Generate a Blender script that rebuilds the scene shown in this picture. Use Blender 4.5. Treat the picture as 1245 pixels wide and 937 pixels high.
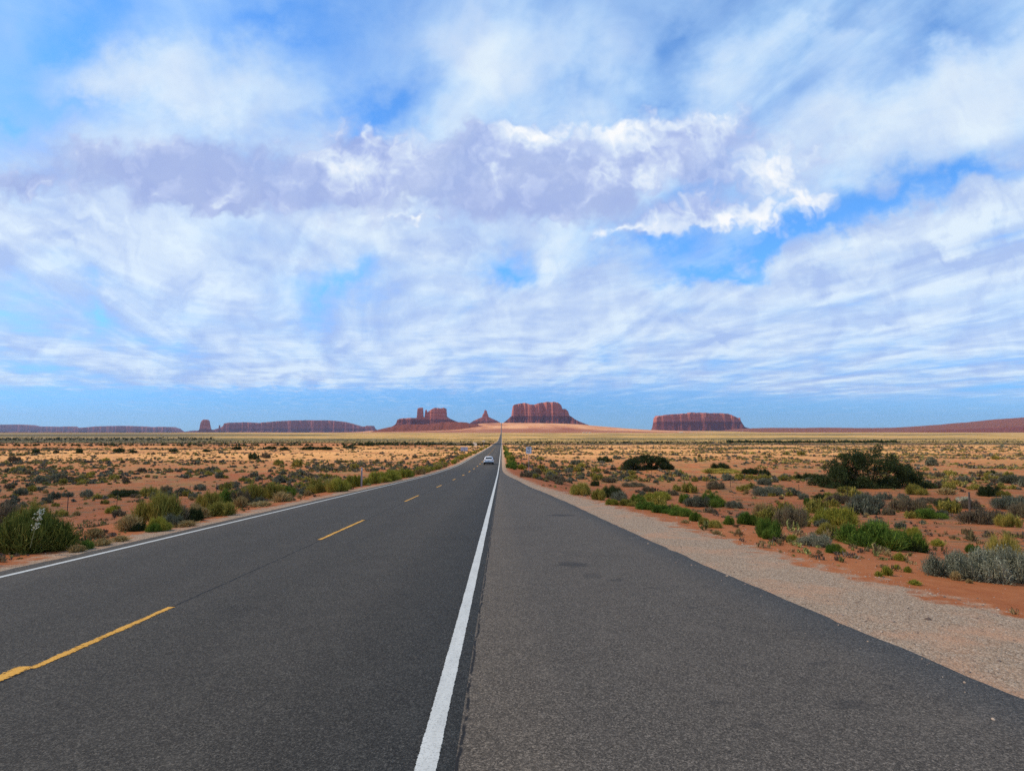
import bpy, bmesh, math, random
import numpy as np
from mathutils import Vector, Matrix, Euler

R = math.radians
for o in list(bpy.data.objects):
    bpy.data.objects.remove(o, do_unlink=True)
SC = bpy.context.scene
COL = SC.collection

# ------------------------------------------------------------------ camera
EYE = 1.75
FPX, CX, CY, VPX, HZY = 720.0, 622.5, 468.5, 610.0, 522.0      # photo pixels
cam_d = bpy.data.cameras.new('camera')
cam = bpy.data.objects.new('camera', cam_d)
COL.objects.link(cam)
cam_d.sensor_width = 36.0
cam_d.lens = 36.0 * FPX / 1245.0
cam_d.clip_start = 0.1
cam_d.clip_end = 120000.0
YAW = -math.atan((CX - VPX) / FPX)
PITCH = math.atan((HZY - CY) / FPX)
cam.location = (0, 0, EYE)
cam.rotation_euler = Euler((math.pi / 2 + PITCH, 0, YAW), 'XYZ')
SC.camera = cam
CAMROT = np.array(cam.rotation_euler.to_matrix())

# ------------------------------------------------------------------ light, exposure
SUN_EL, SUN_AZ = R(46), R(-84)          # azimuth from the road direction, negative = left
TO_SUN = Vector((math.sin(SUN_AZ) * math.cos(SUN_EL), math.cos(SUN_AZ) * math.cos(SUN_EL), math.sin(SUN_EL)))
sun_d = bpy.data.lights.new('sun', 'SUN')
sun_d.energy = 4.8
sun_d.angle = R(0.53)
sun_d.color = (1.0, 0.85, 0.66)
sun = bpy.data.objects.new('sun', sun_d)
COL.objects.link(sun)
sun.rotation_euler = TO_SUN.to_track_quat('Z', 'Y').to_euler()
sun.location = (-40, 0, 60)
SC.view_settings.view_transform = 'Standard'
SC.view_settings.look = 'None'
SC.view_settings.exposure = 0.0
SC.view_settings.gamma = 1.0
SC.view_settings.use_curve_mapping = False
SC.render.engine = 'CYCLES'
SC.cycles.max_bounces = 6
SC.cycles.diffuse_bounces = 3
SC.cycles.glossy_bounces = 2
SC.cycles.transmission_bounces = 3
SC.cycles.volume_bounces = 0
SC.cycles.transparent_max_bounces = 8
SC.cycles.use_denoising = False
SC.cycles.use_adaptive_sampling = True
SC.cycles.adaptive_threshold = 0.014
SC.cycles.sample_clamp_indirect = 6.0
SC.render.filter_size = 1.3


class Nodes:
    """small builder around a node tree"""
    def __init__(self, tree):
        self.t = tree
        self.n = tree.nodes
        self.l = tree.links

    def new(self, typ, **kw):
        nd = self.n.new(typ)
        for k, v in kw.items():
            setattr(nd, k, v)
        return nd

    def put(self, sock, v):
        if v is None:
            return
        if isinstance(v, bpy.types.NodeSocket):
            self.l.new(v, sock)
        else:
            if sock.type == 'RGBA' and not hasattr(v, '__len__'):
                v = (v, v, v, 1)
            elif sock.type == 'RGBA' and len(v) == 3:
                v = (*v, 1)
            sock.default_value = v

    def math(self, op, a, b=None, c=None, clamp=False):
        nd = self.new('ShaderNodeMath', operation=op, use_clamp=clamp)
        for i, v in enumerate((a, b, c)):
            self.put(nd.inputs[i], v)
        return nd.outputs[0]

    def vmath(self, op, a, b=None, c=None, scale=None):
        nd = self.new('ShaderNodeVectorMath', operation=op)
        for i, v in enumerate((a, b, c)):
            self.put(nd.inputs[i], v)
        if scale is not None:
            self.put(nd.inputs['Scale'], scale)
        return nd.outputs['Value'] if op in ('LENGTH', 'DOT_PRODUCT', 'DISTANCE') else nd.outputs[0]

    def step(self, x, lo, hi, a=0.0, b=1.0):
        nd = self.new('ShaderNodeMapRange', interpolation_type='SMOOTHSTEP')
        self.put(nd.inputs['Value'], x)
        for k, v in (('From Min', lo), ('From Max', hi), ('To Min', a), ('To Max', b)):
            self.put(nd.inputs[k], v)
        return nd.outputs['Result']

    def lin(self, x, lo, hi, a=0.0, b=1.0, clamp=True):
        nd = self.new('ShaderNodeMapRange', clamp=clamp)
        self.put(nd.inputs['Value'], x)
        for k, v in (('From Min', lo), ('From Max', hi), ('To Min', a), ('To Max', b)):
            self.put(nd.inputs[k], v)
        return nd.outputs['Result']

    def mix(self, f, a, b, blend='MIX'):
        nd = self.new('ShaderNodeMix', data_type='RGBA', blend_type=blend)
        self.put(nd.inputs[0], f)
        self.put(nd.inputs[6], a)
        self.put(nd.inputs[7], b)
        return nd.outputs[2]

    def noise(self, vec, scale, detail=2.0, rough=0.5, dist=0.0, dims='3D'):
        nd = self.new('ShaderNodeTexNoise', noise_dimensions=dims)
        self.put(nd.inputs['Vector'], vec)
        self.put(nd.inputs['Scale'], scale)
        self.put(nd.inputs['Detail'], detail)
        self.put(nd.inputs['Roughness'], rough)
        self.put(nd.inputs['Distortion'], dist)
        return nd.outputs['Fac']

    def voronoi(self, vec, scale, out='Color', feature='F1', rnd=1.0):
        nd = self.new('ShaderNodeTexVoronoi', feature=feature)
        self.put(nd.inputs['Vector'], vec)
        self.put(nd.inputs['Scale'], scale)
        self.put(nd.inputs['Randomness'], rnd)
        return nd.outputs[out]

    def sep(self, v):
        nd = self.new('ShaderNodeSeparateXYZ')
        self.put(nd.inputs[0], v)
        return nd.outputs

    def comb(self, x, y, z):
        nd = self.new('ShaderNodeCombineXYZ')
        for i, v in enumerate((x, y, z)):
            self.put(nd.inputs[i], v)
        return nd.outputs[0]

    def ramp(self, f, stops, interp='LINEAR'):
        nd = self.new('ShaderNodeValToRGB')
        nd.color_ramp.interpolation = interp
        e = nd.color_ramp.elements
        while len(e) < len(stops):
            e.new(0.5)
        for k, (p, c) in enumerate(stops):
            e[k].position = p
            e[k].color = (*c, 1) if len(c) == 3 else c
        self.put(nd.inputs[0], f)
        return nd.outputs[0]


def pix_dir(px, py):
    """photo pixel -> world direction (not normalised)"""
    c = np.array([(px - CX) / FPX, (CY - py) / FPX, -1.0])
    return CAMROT @ c


def gno(px, py):
    """photo pixel -> (x/y, z/y) slopes of its direction about the road axis"""
    d = pix_dir(px, py)
    return d[0] / d[1], d[2] / d[1]


# ------------------------------------------------------------------ sky
def build_sky():
    w = bpy.data.worlds.new('World')
    SC.world = w
    w.use_nodes = True
    w.cycles.sampling_method = 'MANUAL'
    w.cycles.sample_map_resolution = 256
    g = Nodes(w.node_tree)
    g.n.clear()
    sky = g.new('ShaderNodeTexSky', sky_type='NISHITA')
    sky.sun_disc = False
    sky.sun_elevation = SUN_EL
    sky.sun_rotation = SUN_AZ
    sky.altitude = 1600
    sky.air_density = 1.0
    sky.dust_density = 0.3
    sky.ozone_density = 3.0
    D = g.new('ShaderNodeTexCoord').outputs['Generated']
    dx, dy, dz = g.sep(D)
    up = g.math('MAXIMUM', dz, 0.0)
    ay = g.math('MAXIMUM', g.math('ABSOLUTE', dy), 0.12)
    s = g.math('DIVIDE', dx, ay)
    t = g.math('DIVIDE', up, ay)
    ST = g.comb(s, t, 0.0)
    # cloud deck plane: directions projected on a flat layer, turned so that streaks run to its vanishing point
    den = g.math('ADD', up, 0.075)
    px_ = g.math('DIVIDE', dx, den)
    py_ = g.math('DIVIDE', dy, den)
    a = R(15)
    qx = g.math('ADD', g.math('MULTIPLY', px_, math.cos(a)), g.math('MULTIPLY', py_, math.sin(a)))
    qy = g.math('SUBTRACT', g.math('MULTIPLY', py_, math.cos(a)), g.math('MULTIPLY', px_, math.sin(a)))
    Qs = g.comb(qx, g.math('MULTIPLY', qy, 0.42), 3.1)

    warp = g.noise(ST, 3.6, 5, 0.6)
    STw = g.vmath('ADD', ST, g.comb(g.lin(warp, 0.25, 0.75, -0.09, 0.09), g.lin(g.noise(ST, 5.3, 5, 0.6), 0.25, 0.75, -0.075, 0.075), 0.0))

    def field(blobs, base, vec=STw):
        acc = base
        for (px, py, rx, ry, rot, wt) in blobs:
            cx, cy = gno(px, py)
            m = g.new('ShaderNodeMapping', vector_type='TEXTURE')
            g.put(m.inputs['Vector'], vec)
            k = 1.35
            m.inputs['Location'].default_value = (cx, cy, 0)
            m.inputs['Rotation'].default_value = (0, 0, R(rot))
            m.inputs['Scale'].default_value = (rx * k / FPX * (1 + 0.5 * abs(cx)), ry * k / FPX * (1 + 0.3 * abs(cx)), 1)
            gr = g.new('ShaderNodeTexGradient', gradient_type='QUADRATIC_SPHERE')
            g.put(gr.inputs['Vector'], m.outputs[0])
            acc = g.math('MULTIPLY_ADD', gr.outputs['Fac'], wt, acc)
        return acc

    # --- high thin veil
    veil = [(280, 110, 190, 100, 0, .75), (575, 70, 90, 100, 20, .75), (160, 90, 130, 50, 20, .20), (60, 60, 150, 45, -20, .22),
            (700, 60, 160, 60, 15, .10), (1010, 130, 240, 120, 25, .60), (1200, 130, 200, 90, 22, .75), (1010, 40, 130, 40, 35, .25),
            (1050, 300, 300, 60, 17, .55), (700, 350, 220, 60, 10, .55), (1180, 260, 160, 40, 16, .30), (450, 300, 220, 80, -25, .50), (230, 330, 260, 80, -32, .55), (60, 290, 160, 50, -25, .50),
            (100, 420, 260, 50, 0, .45), (450, 410, 300, 60, 5, .45), (800, 410, 300, 60, 8, .42), (1100, 400, 300, 60, 6, .38), (150, 300, 180, 30, -35, .25), (650, 220, 250, 50, 0, .3),
            # blue gaps
            (455, 135, 85, 55, 25, -.85), (430, 60, 70, 70, 0, -.15), (625, 322, 60, 42, 15, -1.0), (870, 318, 110, 26, 24, -1.0), (980, 285, 110, 20, 14, -.8), (1150, 228, 160, 26, 14, -.9),
            (800, 110, 90, 55, 40, -.55), (840, 40, 110, 70, 30, -.45), (700, 110, 80, 40, 0, -.25), (1150, 45, 110, 50, 25, -.65), (1000, 20, 60, 30, 0, -.1), (90, 35, 110, 55, 10, -.50), (345, 20, 130, 40, 10, -.45),
            (110, 130, 110, 30, -10, -.55), (20, 150, 50, 20, 0, -.4), (108, 368, 40, 22, -40, -.45), (430, 350, 50, 18, 0, -.45), (250, 70, 60, 40, 20, -.1), (790, 300, 60, 25, 20, -.5), (560, 385, 60, 14, 20, -.3), (1235, 290, 60, 20, 15, -.3)]
    V = field(veil, g.step(t, 0.62, 0.40, 0.60, 0.76))
    n1 = g.noise(Qs, 1.5, 6, 0.55, 0.5)
    n2 = g.noise(g.comb(qx, g.math('MULTIPLY', qy, 0.75), 8.0), 5.0, 6, 0.6, 0.8)
    n3 = g.noise(g.comb(g.math('MULTIPLY', px_, 0.55), py_, 1.0), 3.2, 5, 0.6, 0.3)
    lowband = g.step(t, 0.27, 0.10)
    V = g.math('ADD', V, g.lin(n1, 0.2, 0.8, -0.78, 0.78, False))
    V = g.math('ADD', V, g.lin(n2, 0.2, 0.8, -0.17, 0.17, False))
    V = g.math('MULTIPLY_ADD', g.lin(n3, 0.2, 0.8, -0.38, 0.38, False), lowband, V)
    edge = g.math('ADD', g.lin(n2, 0.2, 0.8, -0.016, 0.016), g.lin(s, -0.2, 0.8, 0.056, 0.026))
    hz = g.step(t, edge, g.math('ADD', edge, g.lin(s, -0.2, 0.8, 0.026, 0.05)))       # the deck ends above the horizon
    hz2 = g.step(t, 0.0, 0.05, 0.0, 0.30)
    vm = g.math('MULTIPLY', g.step(V, -0.12, 0.95), g.math('MAXIMUM', hz, g.math('MULTIPLY', hz2, g.step(n2, 0.45, 0.65))))
    vm = g.math('MULTIPLY', vm, g.lin(t, 0.06, 0.3, 0.85, 0.95))
    vthick = g.step(V, 0.45, 1.45)
    vcol = g.mix(vthick, (4.3, 6.7, 9.9), (7.9, 9.05, 9.95))
    # lilac undersides of the lower deck: relief of the sheet seen against the light
    n1o = g.noise(g.vmath('ADD', Qs, (0.10, 0.05, 0.0)), 1.5, 3, 0.55, 0.5)
    n4 = g.noise(STw, 7.0, 4, 0.55, 0.3)
    n4o = g.noise(g.vmath('ADD', STw, (-0.02, 0.03, 0.0)), 7.0, 3, 0.55, 0.3)
    rel = g.math('ADD', g.math('MULTIPLY', g.math('SUBTRACT', n1o, n1), 3.4), g.math('MULTIPLY', g.math('SUBTRACT', n4o, n4), 2.4))
    rel = g.math('ADD', rel, g.math('MULTIPLY', g.math('SUBTRACT', 0.5, n3), g.math('MULTIPLY', lowband, 1.5)))
    lav = field([(330, 310, 150, 60, -25, .5), (700, 250, 200, 40, 0, .4), (80, 330, 150, 50, -30, .35), (1150, 190, 150, 30, 16, .45), (850, 150, 200, 60, 20, .15), (560, 300, 90, 40, 0, .35), (1000, 350, 330, 22, 10, .3), (1200, 300, 120, 30, 14, .35), (380, 230, 120, 40, 0, .3),
                 (20, 80, 120, 60, 0, .35), (250, 300, 60, 60, 0, -.3), (100, 275, 100, 30, -20, -.25), (930, 310, 200, 30, 17, -.3)], 0.40)
    lavm = g.math('MULTIPLY', g.math('ADD', lav, rel, clamp=True), g.step(t, 0.62, 0.40, 0.35, 0.95))
    vcol = g.mix(lavm, vcol, (4.3, 5.6, 8.7))

    # --- cumulus band: one broken cloud, white where the sun reaches its tops, lilac below
    cum = [(20, 222, 100, 36, 10, 1.1), (90, 175, 90, 22, -12, .45), (150, 200, 100, 40, -15, .75), (210, 228, 150, 40, -2, .85), (240, 185, 90, 40, -15, .75), (330, 205, 130, 60, -6, 1.0), (300, 240, 160, 30, 0, .7),
           (430, 195, 110, 62, 8, 1.0), (500, 205, 120, 66, 5, 1.0), (570, 210, 120, 70, 0, 1.0), (640, 215, 120, 66, 0, 1.0), (590, 160, 60, 36, 0, .7), (700, 190, 120, 64, 0, .95), (770, 195, 120, 68, 8, .95), (830, 190, 110, 64, 20, .9), (885, 160, 70, 60, 30, .75),
           (700, 255, 190, 32, 0, .85), (860, 265, 120, 30, 6, .95), (930, 225, 90, 60, 10, .8), (1000, 250, 65, 45, 0, .7), (970, 175, 80, 50, 20, .6), (1070, 165, 90, 24, 22, .4), (770, 275, 80, 22, 10, .6),
           (828, 70, 24, 11, 0, .5), (832, 42, 26, 12, 0, .3), (878, 108, 26, 9, 0, .4), (500, 266, 60, 12, 5, .5), (620, 283, 40, 10, 0, .45), (745, 298, 60, 14, 15, .45), (60, 112, 90, 20, -14, .35)]
    sw = g.noise(ST, 14.0, 3, 0.6)
    sv = g.noise(g.vmath('ADD', ST, (3.0, 1.0, 0.0)), 14.0, 3, 0.6)
    STc = g.vmath('ADD', ST, g.comb(g.lin(sw, 0.25, 0.75, -0.026, 0.026), g.lin(sv, 0.25, 0.75, -0.026, 0.026), 0.0))
    C = field([(a_, b_, c_ * 1.1, d_ * 1.1, e_, f_) for a_, b_, c_, d_, e_, f_ in cum], 0.0, STc)

    def puffs(vec):
        v_ = g.new('ShaderNodeTexVoronoi', feature='F1')
        g.put(v_.inputs['Vector'], vec)
        v_.inputs['Scale'].default_value = 15.0
        v_.inputs['Detail'].default_value = 2.0
        v_.inputs['Roughness'].default_value = 0.55
        v_.inputs['Lacunarity'].default_value = 2.1
        return g.math('SUBTRACT', 1.0, v_.outputs['Distance'])
    c1 = g.math('MULTIPLY_ADD', puffs(STc), 0.40, g.math('MULTIPLY', g.noise(STc, 9.0, 7, 0.62), 0.90))
    STo = g.vmath('ADD', STc, (-0.016, 0.028, 0.0))
    c2 = g.math('MULTIPLY_ADD', puffs(STo), 0.40, g.math('MULTIPLY', g.noise(STo, 9.0, 4, 0.55), 0.90))
    Cd = g.math('ADD', g.math('SUBTRACT', C, 0.10), g.math('MULTIPLY', g.lin(c1, 0.45, 0.95, -0.36, 0.36, False), g.step(C, 0.03, 0.30)))
    white = field([(420, 190, 80, 50, 10, .75), (385, 180, 40, 30, 0, .3), (500, 165, 60, 36, 15, .5), (600, 185, 30, 22, 0, .45), (645, 160, 60, 40, 0, .8), (715, 150, 70, 40, 0, .8), (770, 165, 90, 50, 10, .75), (690, 200, 120, 26, 0, .4), (870, 140, 60, 40, 20, .45), (830, 200, 70, 40, 10, .35),
                   (940, 215, 90, 60, 0, .75), (870, 268, 120, 26, 5, .85), (1000, 250, 70, 46, 0, .8), (745, 296, 60, 16, 10, .8), (500, 264, 60, 14, 0, .8), (620, 282, 40, 14, 0, .7), (828, 60, 60, 50, 0, .6), (878, 108, 30, 14, 0, .6), (350, 190, 40, 20, 0, .2)], 0.06)
    lit = g.math('MULTIPLY_ADD', g.math('SUBTRACT', c1, c2), 1.25, white)
    lit = g.math('SUBTRACT', lit, g.step(Cd, 0.35, 1.1, 0.0, 0.10), clamp=True)
    soft = g.noise(ST, 5.0, 3, 0.5)
    cm = g.step(Cd, -0.05, g.lin(lit, 0.15, 0.7, 0.66, 0.46))
    ccol = g.ramp(lit, [(0.0, (.36, .45, .78)), (0.25, (.47, .56, .86)), (0.55, (.70, .80, .96)), (0.85, (.92, .96, 1)), (1.0, (.98, .99, 1))])
    ccol = g.vmath('SCALE', ccol, scale=10.0)

    base = g.vmath('MULTIPLY', sky.outputs[0], SKY_TINT)
    # deep, slightly violet-free blue overhead, cyan near the horizon as in the photograph
    low = g.step(t, 0.30, 0.0)
    base = g.mix(low, base, g.vmath('MULTIPLY', base, LOW_TINT))
    col = g.mix(vm, base, vcol)
    col = g.mix(g.math('MULTIPLY', cm, g.math('MULTIPLY_ADD', lit, 0.22, g.lin(soft, 0.3, 0.7, 0.66, 0.88))), col, ccol)
    bg = g.new('ShaderNodeBackground')
    bg.inputs['Strength'].default_value = 0.1
    g.put(bg.inputs['Color'], col)
    out = g.new('ShaderNodeOutputWorld')
    g.l.new(bg.outputs[0], out.inputs['Surface'])


SKY_TINT = (1.05, 1.95, 2.60)
LOW_TINT = (0.35, 0.37, 0.50)
build_sky()

# ------------------------------------------------------------------ helpers
def vnoise(x, y, seed=0):
    """value noise on arrays, 0..1"""
    x = np.asarray(x, float); y = np.asarray(y, float)
    xi = np.floor(x); yi = np.floor(y)
    fx = x - xi; fy = y - yi
    fx = fx * fx * (3 - 2 * fx); fy = fy * fy * (3 - 2 * fy)

    def h(a, b):
        v = np.sin(a * 127.1 + b * 311.7 + seed * 74.7) * 43758.5453
        return v - np.floor(v)
    return (h(xi, yi) * (1 - fx) + h(xi + 1, yi) * fx) * (1 - fy) + (h(xi, yi + 1) * (1 - fx) + h(xi + 1, yi + 1) * fx) * fy


def fbm(x, y, oct=4, seed=0):
    a, f, s, tot = 0.5, 1.0, 0.0, 0.0
    for k in range(oct):
        s = s + a * vnoise(np.asarray(x) * f, np.asarray(y) * f, seed + k * 13)
        tot += a; a *= 0.5; f *= 2.03
    return s / tot


def sstep(a, b, x):
    u = np.clip((np.asarray(x, float) - a) / (b - a), 0, 1)
    return u * u * (3 - 2 * u)


def smooth_curve(xs, ys):
    """monotone-ish cubic through points, as a function"""
    xs = np.array(xs, float); ys = np.array(ys, float)
    d = np.diff(ys) / np.diff(xs)
    m = np.zeros(len(xs))
    m[0], m[-1] = d[0], d[-1]
    for i in range(1, len(xs) - 1):
        m[i] = 0 if d[i - 1] * d[i] <= 0 else 2 / (1 / d[i - 1] + 1 / d[i])

    def f(x):
        x = np.clip(np.asarray(x, float), xs[0], xs[-1])
        i = np.clip(np.searchsorted(xs, x) - 1, 0, len(xs) - 2)
        h = xs[i + 1] - xs[i]
        u = (x - xs[i]) / h
        return ((1 + 2 * u) * (1 - u) ** 2 * ys[i] + u * (1 - u) ** 2 * h * m[i] + u * u * (3 - 2 * u) * ys[i + 1] + u * u * (u - 1) * h * m[i + 1])
    return f


def tag(o, label=None, cat=None, group=None, kind=None):
    for k, v in (('label', label), ('category', cat), ('group', group), ('kind', kind)):
        if v:
            o[k] = v
    return o


def link(name, me, mat=None, parent=None):
    o = bpy.data.objects.new(name, me)
    COL.objects.link(o)
    if mat:
        for m in (mat if isinstance(mat, (list, tuple)) else [mat]):
            me.materials.append(m)
    if parent:
        o.parent = parent
    return o


def raw_mesh(name, verts, faces, smooth=False):
    """verts (n,3), faces (m,3) or (m,4) integer arrays -> mesh"""
    verts = np.asarray(verts, np.float32); faces = np.asarray(faces, np.int32)
    k = faces.shape[1]
    me = bpy.data.meshes.new(name)
    me.vertices.add(len(verts)); me.vertices.foreach_set('co', verts.ravel())
    me.loops.add(len(faces) * k); me.loops.foreach_set('vertex_index', faces.ravel())
    me.polygons.add(len(faces))
    me.polygons.foreach_set('loop_start', np.arange(0, len(faces) * k, k, dtype=np.int32))
    if smooth:
        me.polygons.foreach_set('use_smooth', np.ones(len(faces), bool))
    me.update(calc_edges=True)
    return me


def grid_faces(nr, nc):
    i = np.arange(nr - 1)[:, None] * nc + np.arange(nc - 1)[None, :]
    return np.stack([i, i + 1, i + nc + 1, i + nc], -1).reshape(-1, 4)


def empty(name, loc, rz=0.0):
    o = bpy.data.objects.new(name, None)
    COL.objects.link(o)
    o.location = loc
    o.rotation_euler = (0, 0, rz)
    o.empty_display_size = 0.3
    return o


def bm_link(name, bm, mat, parent=None, smooth=False):
    me = bpy.data.meshes.new(name)
    bm.to_mesh(me); bm.free()
    if smooth:
        for p in me.polygons:
            p.use_smooth = True
    return link(name, me, mat, parent)


def bm_box(bm, c, s, rot=None):
    m = Matrix.Translation(c)
    if rot is not None:
        m = m @ rot
    r = bmesh.ops.create_cube(bm, size=1.0, matrix=m @ Matrix.Diagonal((s[0], s[1], s[2], 1)))
    return r['verts']


def bm_tube(bm, p0, p1, r0, r1=None, n=8):
    p0 = Vector(p0); p1 = Vector(p1)
    r1 = r0 if r1 is None else r1
    q = (p1 - p0).to_track_quat('Z', 'Y').to_matrix().to_4x4()
    bmesh.ops.create_cone(bm, cap_ends=True, segments=n, radius1=r0, radius2=r1, depth=(p1 - p0).length, matrix=Matrix.Translation((p0 + p1) / 2) @ q)


def material(name):
    m = bpy.data.materials.new(name)
    m.use_nodes = True
    g = Nodes(m.node_tree)
    b = g.n['Principled BSDF']
    b.inputs['Specular IOR Level'].default_value = 0.25
    b.inputs['Roughness'].default_value = 0.9
    return m, g, b


def plain(name, col, rough=0.6, metal=0.0, spec=0.4, var=0.12, scale=6.0):
    m, g, b = material(name)
    tc = g.new('ShaderNodeTexCoord').outputs['Object']
    f = g.noise(tc, scale, 4, 0.6)
    c = g.mix(f, tuple(v * (1 - var) for v in col), tuple(min(1, v * (1 + var)) for v in col))
    g.put(b.inputs['Base Color'], c)
    b.inputs['Roughness'].default_value = rough
    b.inputs['Metallic'].default_value = metal
    b.inputs['Specular IOR Level'].default_value = spec
    return m


# ------------------------------------------------------------------ the lie of the land
road_near = smooth_curve([-80, 0, 8, 17, 26, 38, 51, 64, 77, 91, 110, 155, 262, 487, 1370, 2500, 4000, 5200],
                         [4.2, 0.0, -.43, -.87, -1.3, -1.88, -2.5, -3.1, -3.6, -4.1, -4.65, -5.5, -7.5, -11.2, -23, -27, -29, -29.5])
side_near = smooth_curve([-80, 0, 10, 17.5, 25, 35, 45, 60, 75, 103, 150, 262, 487, 1370, 2500, 4000, 5200],
                         [2.6, -.7, -1.25, -1.8, -2.55, -3.6, -4.5, -5.2, -5.7, -6.4, -7.0, -8.7, -11.9, -23.2, -27.2, -29.2, -29.7])
hill_az = smooth_curve([-2.0, -.25, -.215, -.175, -.09, -.03, 0, .055, .125, .18, .265, .33, .5, 2.0],
                       [0, 0, .02, .08, .35, .94, 1.0, .97, .85, .55, .14, .02, 0, 0])


def hill(x, y):
    rise = sstep(5600, 8600, y) * (1 - 0.75 * sstep(9500, 16000, y))
    a = hill_az(np.asarray(x) / np.maximum(np.asarray(y), 1.0))
    return 126.0 * rise * a * (1 + 0.06 * (fbm(np.asarray(x) / 260, np.asarray(y) / 500, 3, 5) - 0.5) * sstep(20, 150, np.abs(x)))


def edge_from_pixels(pts):
    """pixels on the near road plane -> (y, x) samples"""
    out = []
    for px, py in pts:
        s, t = gno(px, py)
        lo, hi = 0.5, 400.0
        for _ in range(60):
            mid = (lo + hi) / 2
            if EYE + t * mid > float(road_near(mid)):
                lo = mid
            else:
                hi = mid
        out.append((lo, s * lo))
    return sorted(out)


apron_px = [(1245, 849), (1222, 844), (1186, 826), (1122, 801), (1050, 770), (979, 736), (889, 702), (846, 679), (815, 668), (781, 653), (747, 637), (709, 619), (680, 606), (650, 594)]
gravel_px = [(1245, 750), (1119, 719), (1030, 695), (960, 678), (905, 660), (837, 640), (781, 624), (725, 608), (680, 596), (650, 587)]
WHITE_X = -0.43            # right edge line (middle)
SEAM_X = -0.27
ap = [(4.4, 3.90), (6.0, 3.76), (8.0, 3.60), (10.5, 3.43), (13.5, 3.25), (17, 3.07), (21.2, 2.87), (26.8, 2.57), (32, 2.22), (38, 1.80)]
gp = [(6.8, 5.90), (8.5, 5.65), (11, 5.36), (14, 5.08), (17, 4.83), (20, 4.58), (25.7, 4.07), (33.7, 3.27), (43.8, 2.42)]
print('apron', [(round(a, 1), round(b, 2)) for a, b in ap])
print('gravel', [(round(a, 1), round(b, 2)) for a, b in gp])
apron_edge = smooth_curve([-80, -12, -4, 2] + [a for a, b in ap] + [48, 62, 75, 90, 20000], [0.3, 6, 9.0, 5.4] + [b for a, b in ap] + [1.35, .6, .15, .02, .02])
gravel_edge = smooth_curve([-80, -12, -4, 2, 6] + [a for a, b in gp] + [48, 62, 75, 90, 20000], [2.5, 9, 11.5, 10.2, 8.6] + [b for a, b in gp] + [2.3, 1.5, 1.0, .75, .7])
LEFT_EDGE = -8.05


def left_gravel(y):
    return LEFT_EDGE - 0.75 - 0.35 * (fbm(np.asarray(y) / 3.0, np.asarray(y) * 0, 3, 2) - 0.5)


def ground_z(x, y):
    x = np.asarray(x, float); y = np.asarray(y, float)
    zr = road_near(np.minimum(y, 5200)) - 0.035
    zs = side_near(np.minimum(y, 5200))
    wob = 0.5 * (fbm(x / 2.2, y / 2.2, 2, 9) - 0.5)
    out = np.maximum(np.maximum(left_gravel(y) + 0.35 - x, x - gravel_edge(y) + 0.35), 0.0)
    b = sstep(0.0, 11.0 + 8 * sstep(60, 200, y), out) 
    far = np.abs(x)
    rel = (0.42 * (fbm(x / 5.5, y / 5.5, 4, 1) - 0.5) + 0.06 * (fbm(x / 0.9, y / 0.9, 3, 11) - 0.5)) * sstep(0.6, 6.0, out) * (1 - sstep(250, 600, y))
    rel = rel + 2.2 * (fbm(x / 48, y / 34, 3, 3) - 0.5) * sstep(8, 45, out) * sstep(35, 160, y) * (1 - sstep(1500, 3000, y))
    bank = 1.7 * sstep(0, 14, y - (395 + 90 * (fbm(x / 130, x * 0, 3, 21) - 0.5))) * sstep(35, 80, -x) * (1 - sstep(520, 900, y))
    # slow far swell that lets the flats end in uneven lines
    swell = 6.0 * (fbm(x / 900, y / 1400, 3, 31) - 0.5) * sstep(1200, 3500, y) * sstep(60, 500, far)
    u = x / np.maximum(y, 1.0)
    keep = sstep(-.30, -.20, u) * (1 - sstep(.36, .50, u))
    drop = -110.0 * sstep(5400, 19000, y) * (1 - keep)
    return zr * (1 - b) + zs * b + rel + bank + swell + drop + hill(x, y)


FENCE_L = smooth_curve([-60, 30, 55, 110, 2000], [-34, -33.5, -33, -31, -31])
FENCE_R = smooth_curve([-60, 20, 45, 75, 103, 150, 2000], [40, 39, 35.5, 29.5, 25, 23, 23])


def at(px, py):
    """the point of the ground that the photograph shows at a pixel"""
    s, t = gno(px, py)
    ys = np.concatenate([np.linspace(1.5, 60, 1200), np.geomspace(60, 9000, 2500)[1:]])
    d = EYE + t * ys - ground_z(s * ys, ys)
    k = np.argmax(d < 0)
    if d[k] >= 0:
        k = len(ys) - 1
    y0, y1 = ys[max(k - 1, 0)], ys[k]
    d0, d1 = d[max(k - 1, 0)], d[k]
    y = y0 + (y1 - y0) * d0 / (d0 - d1 + 1e-9) if k else y0
    return Vector((s * y, y, float(ground_z(s * y, y))))


def px_size(n_px, y):
    return n_px * y / FPX


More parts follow.
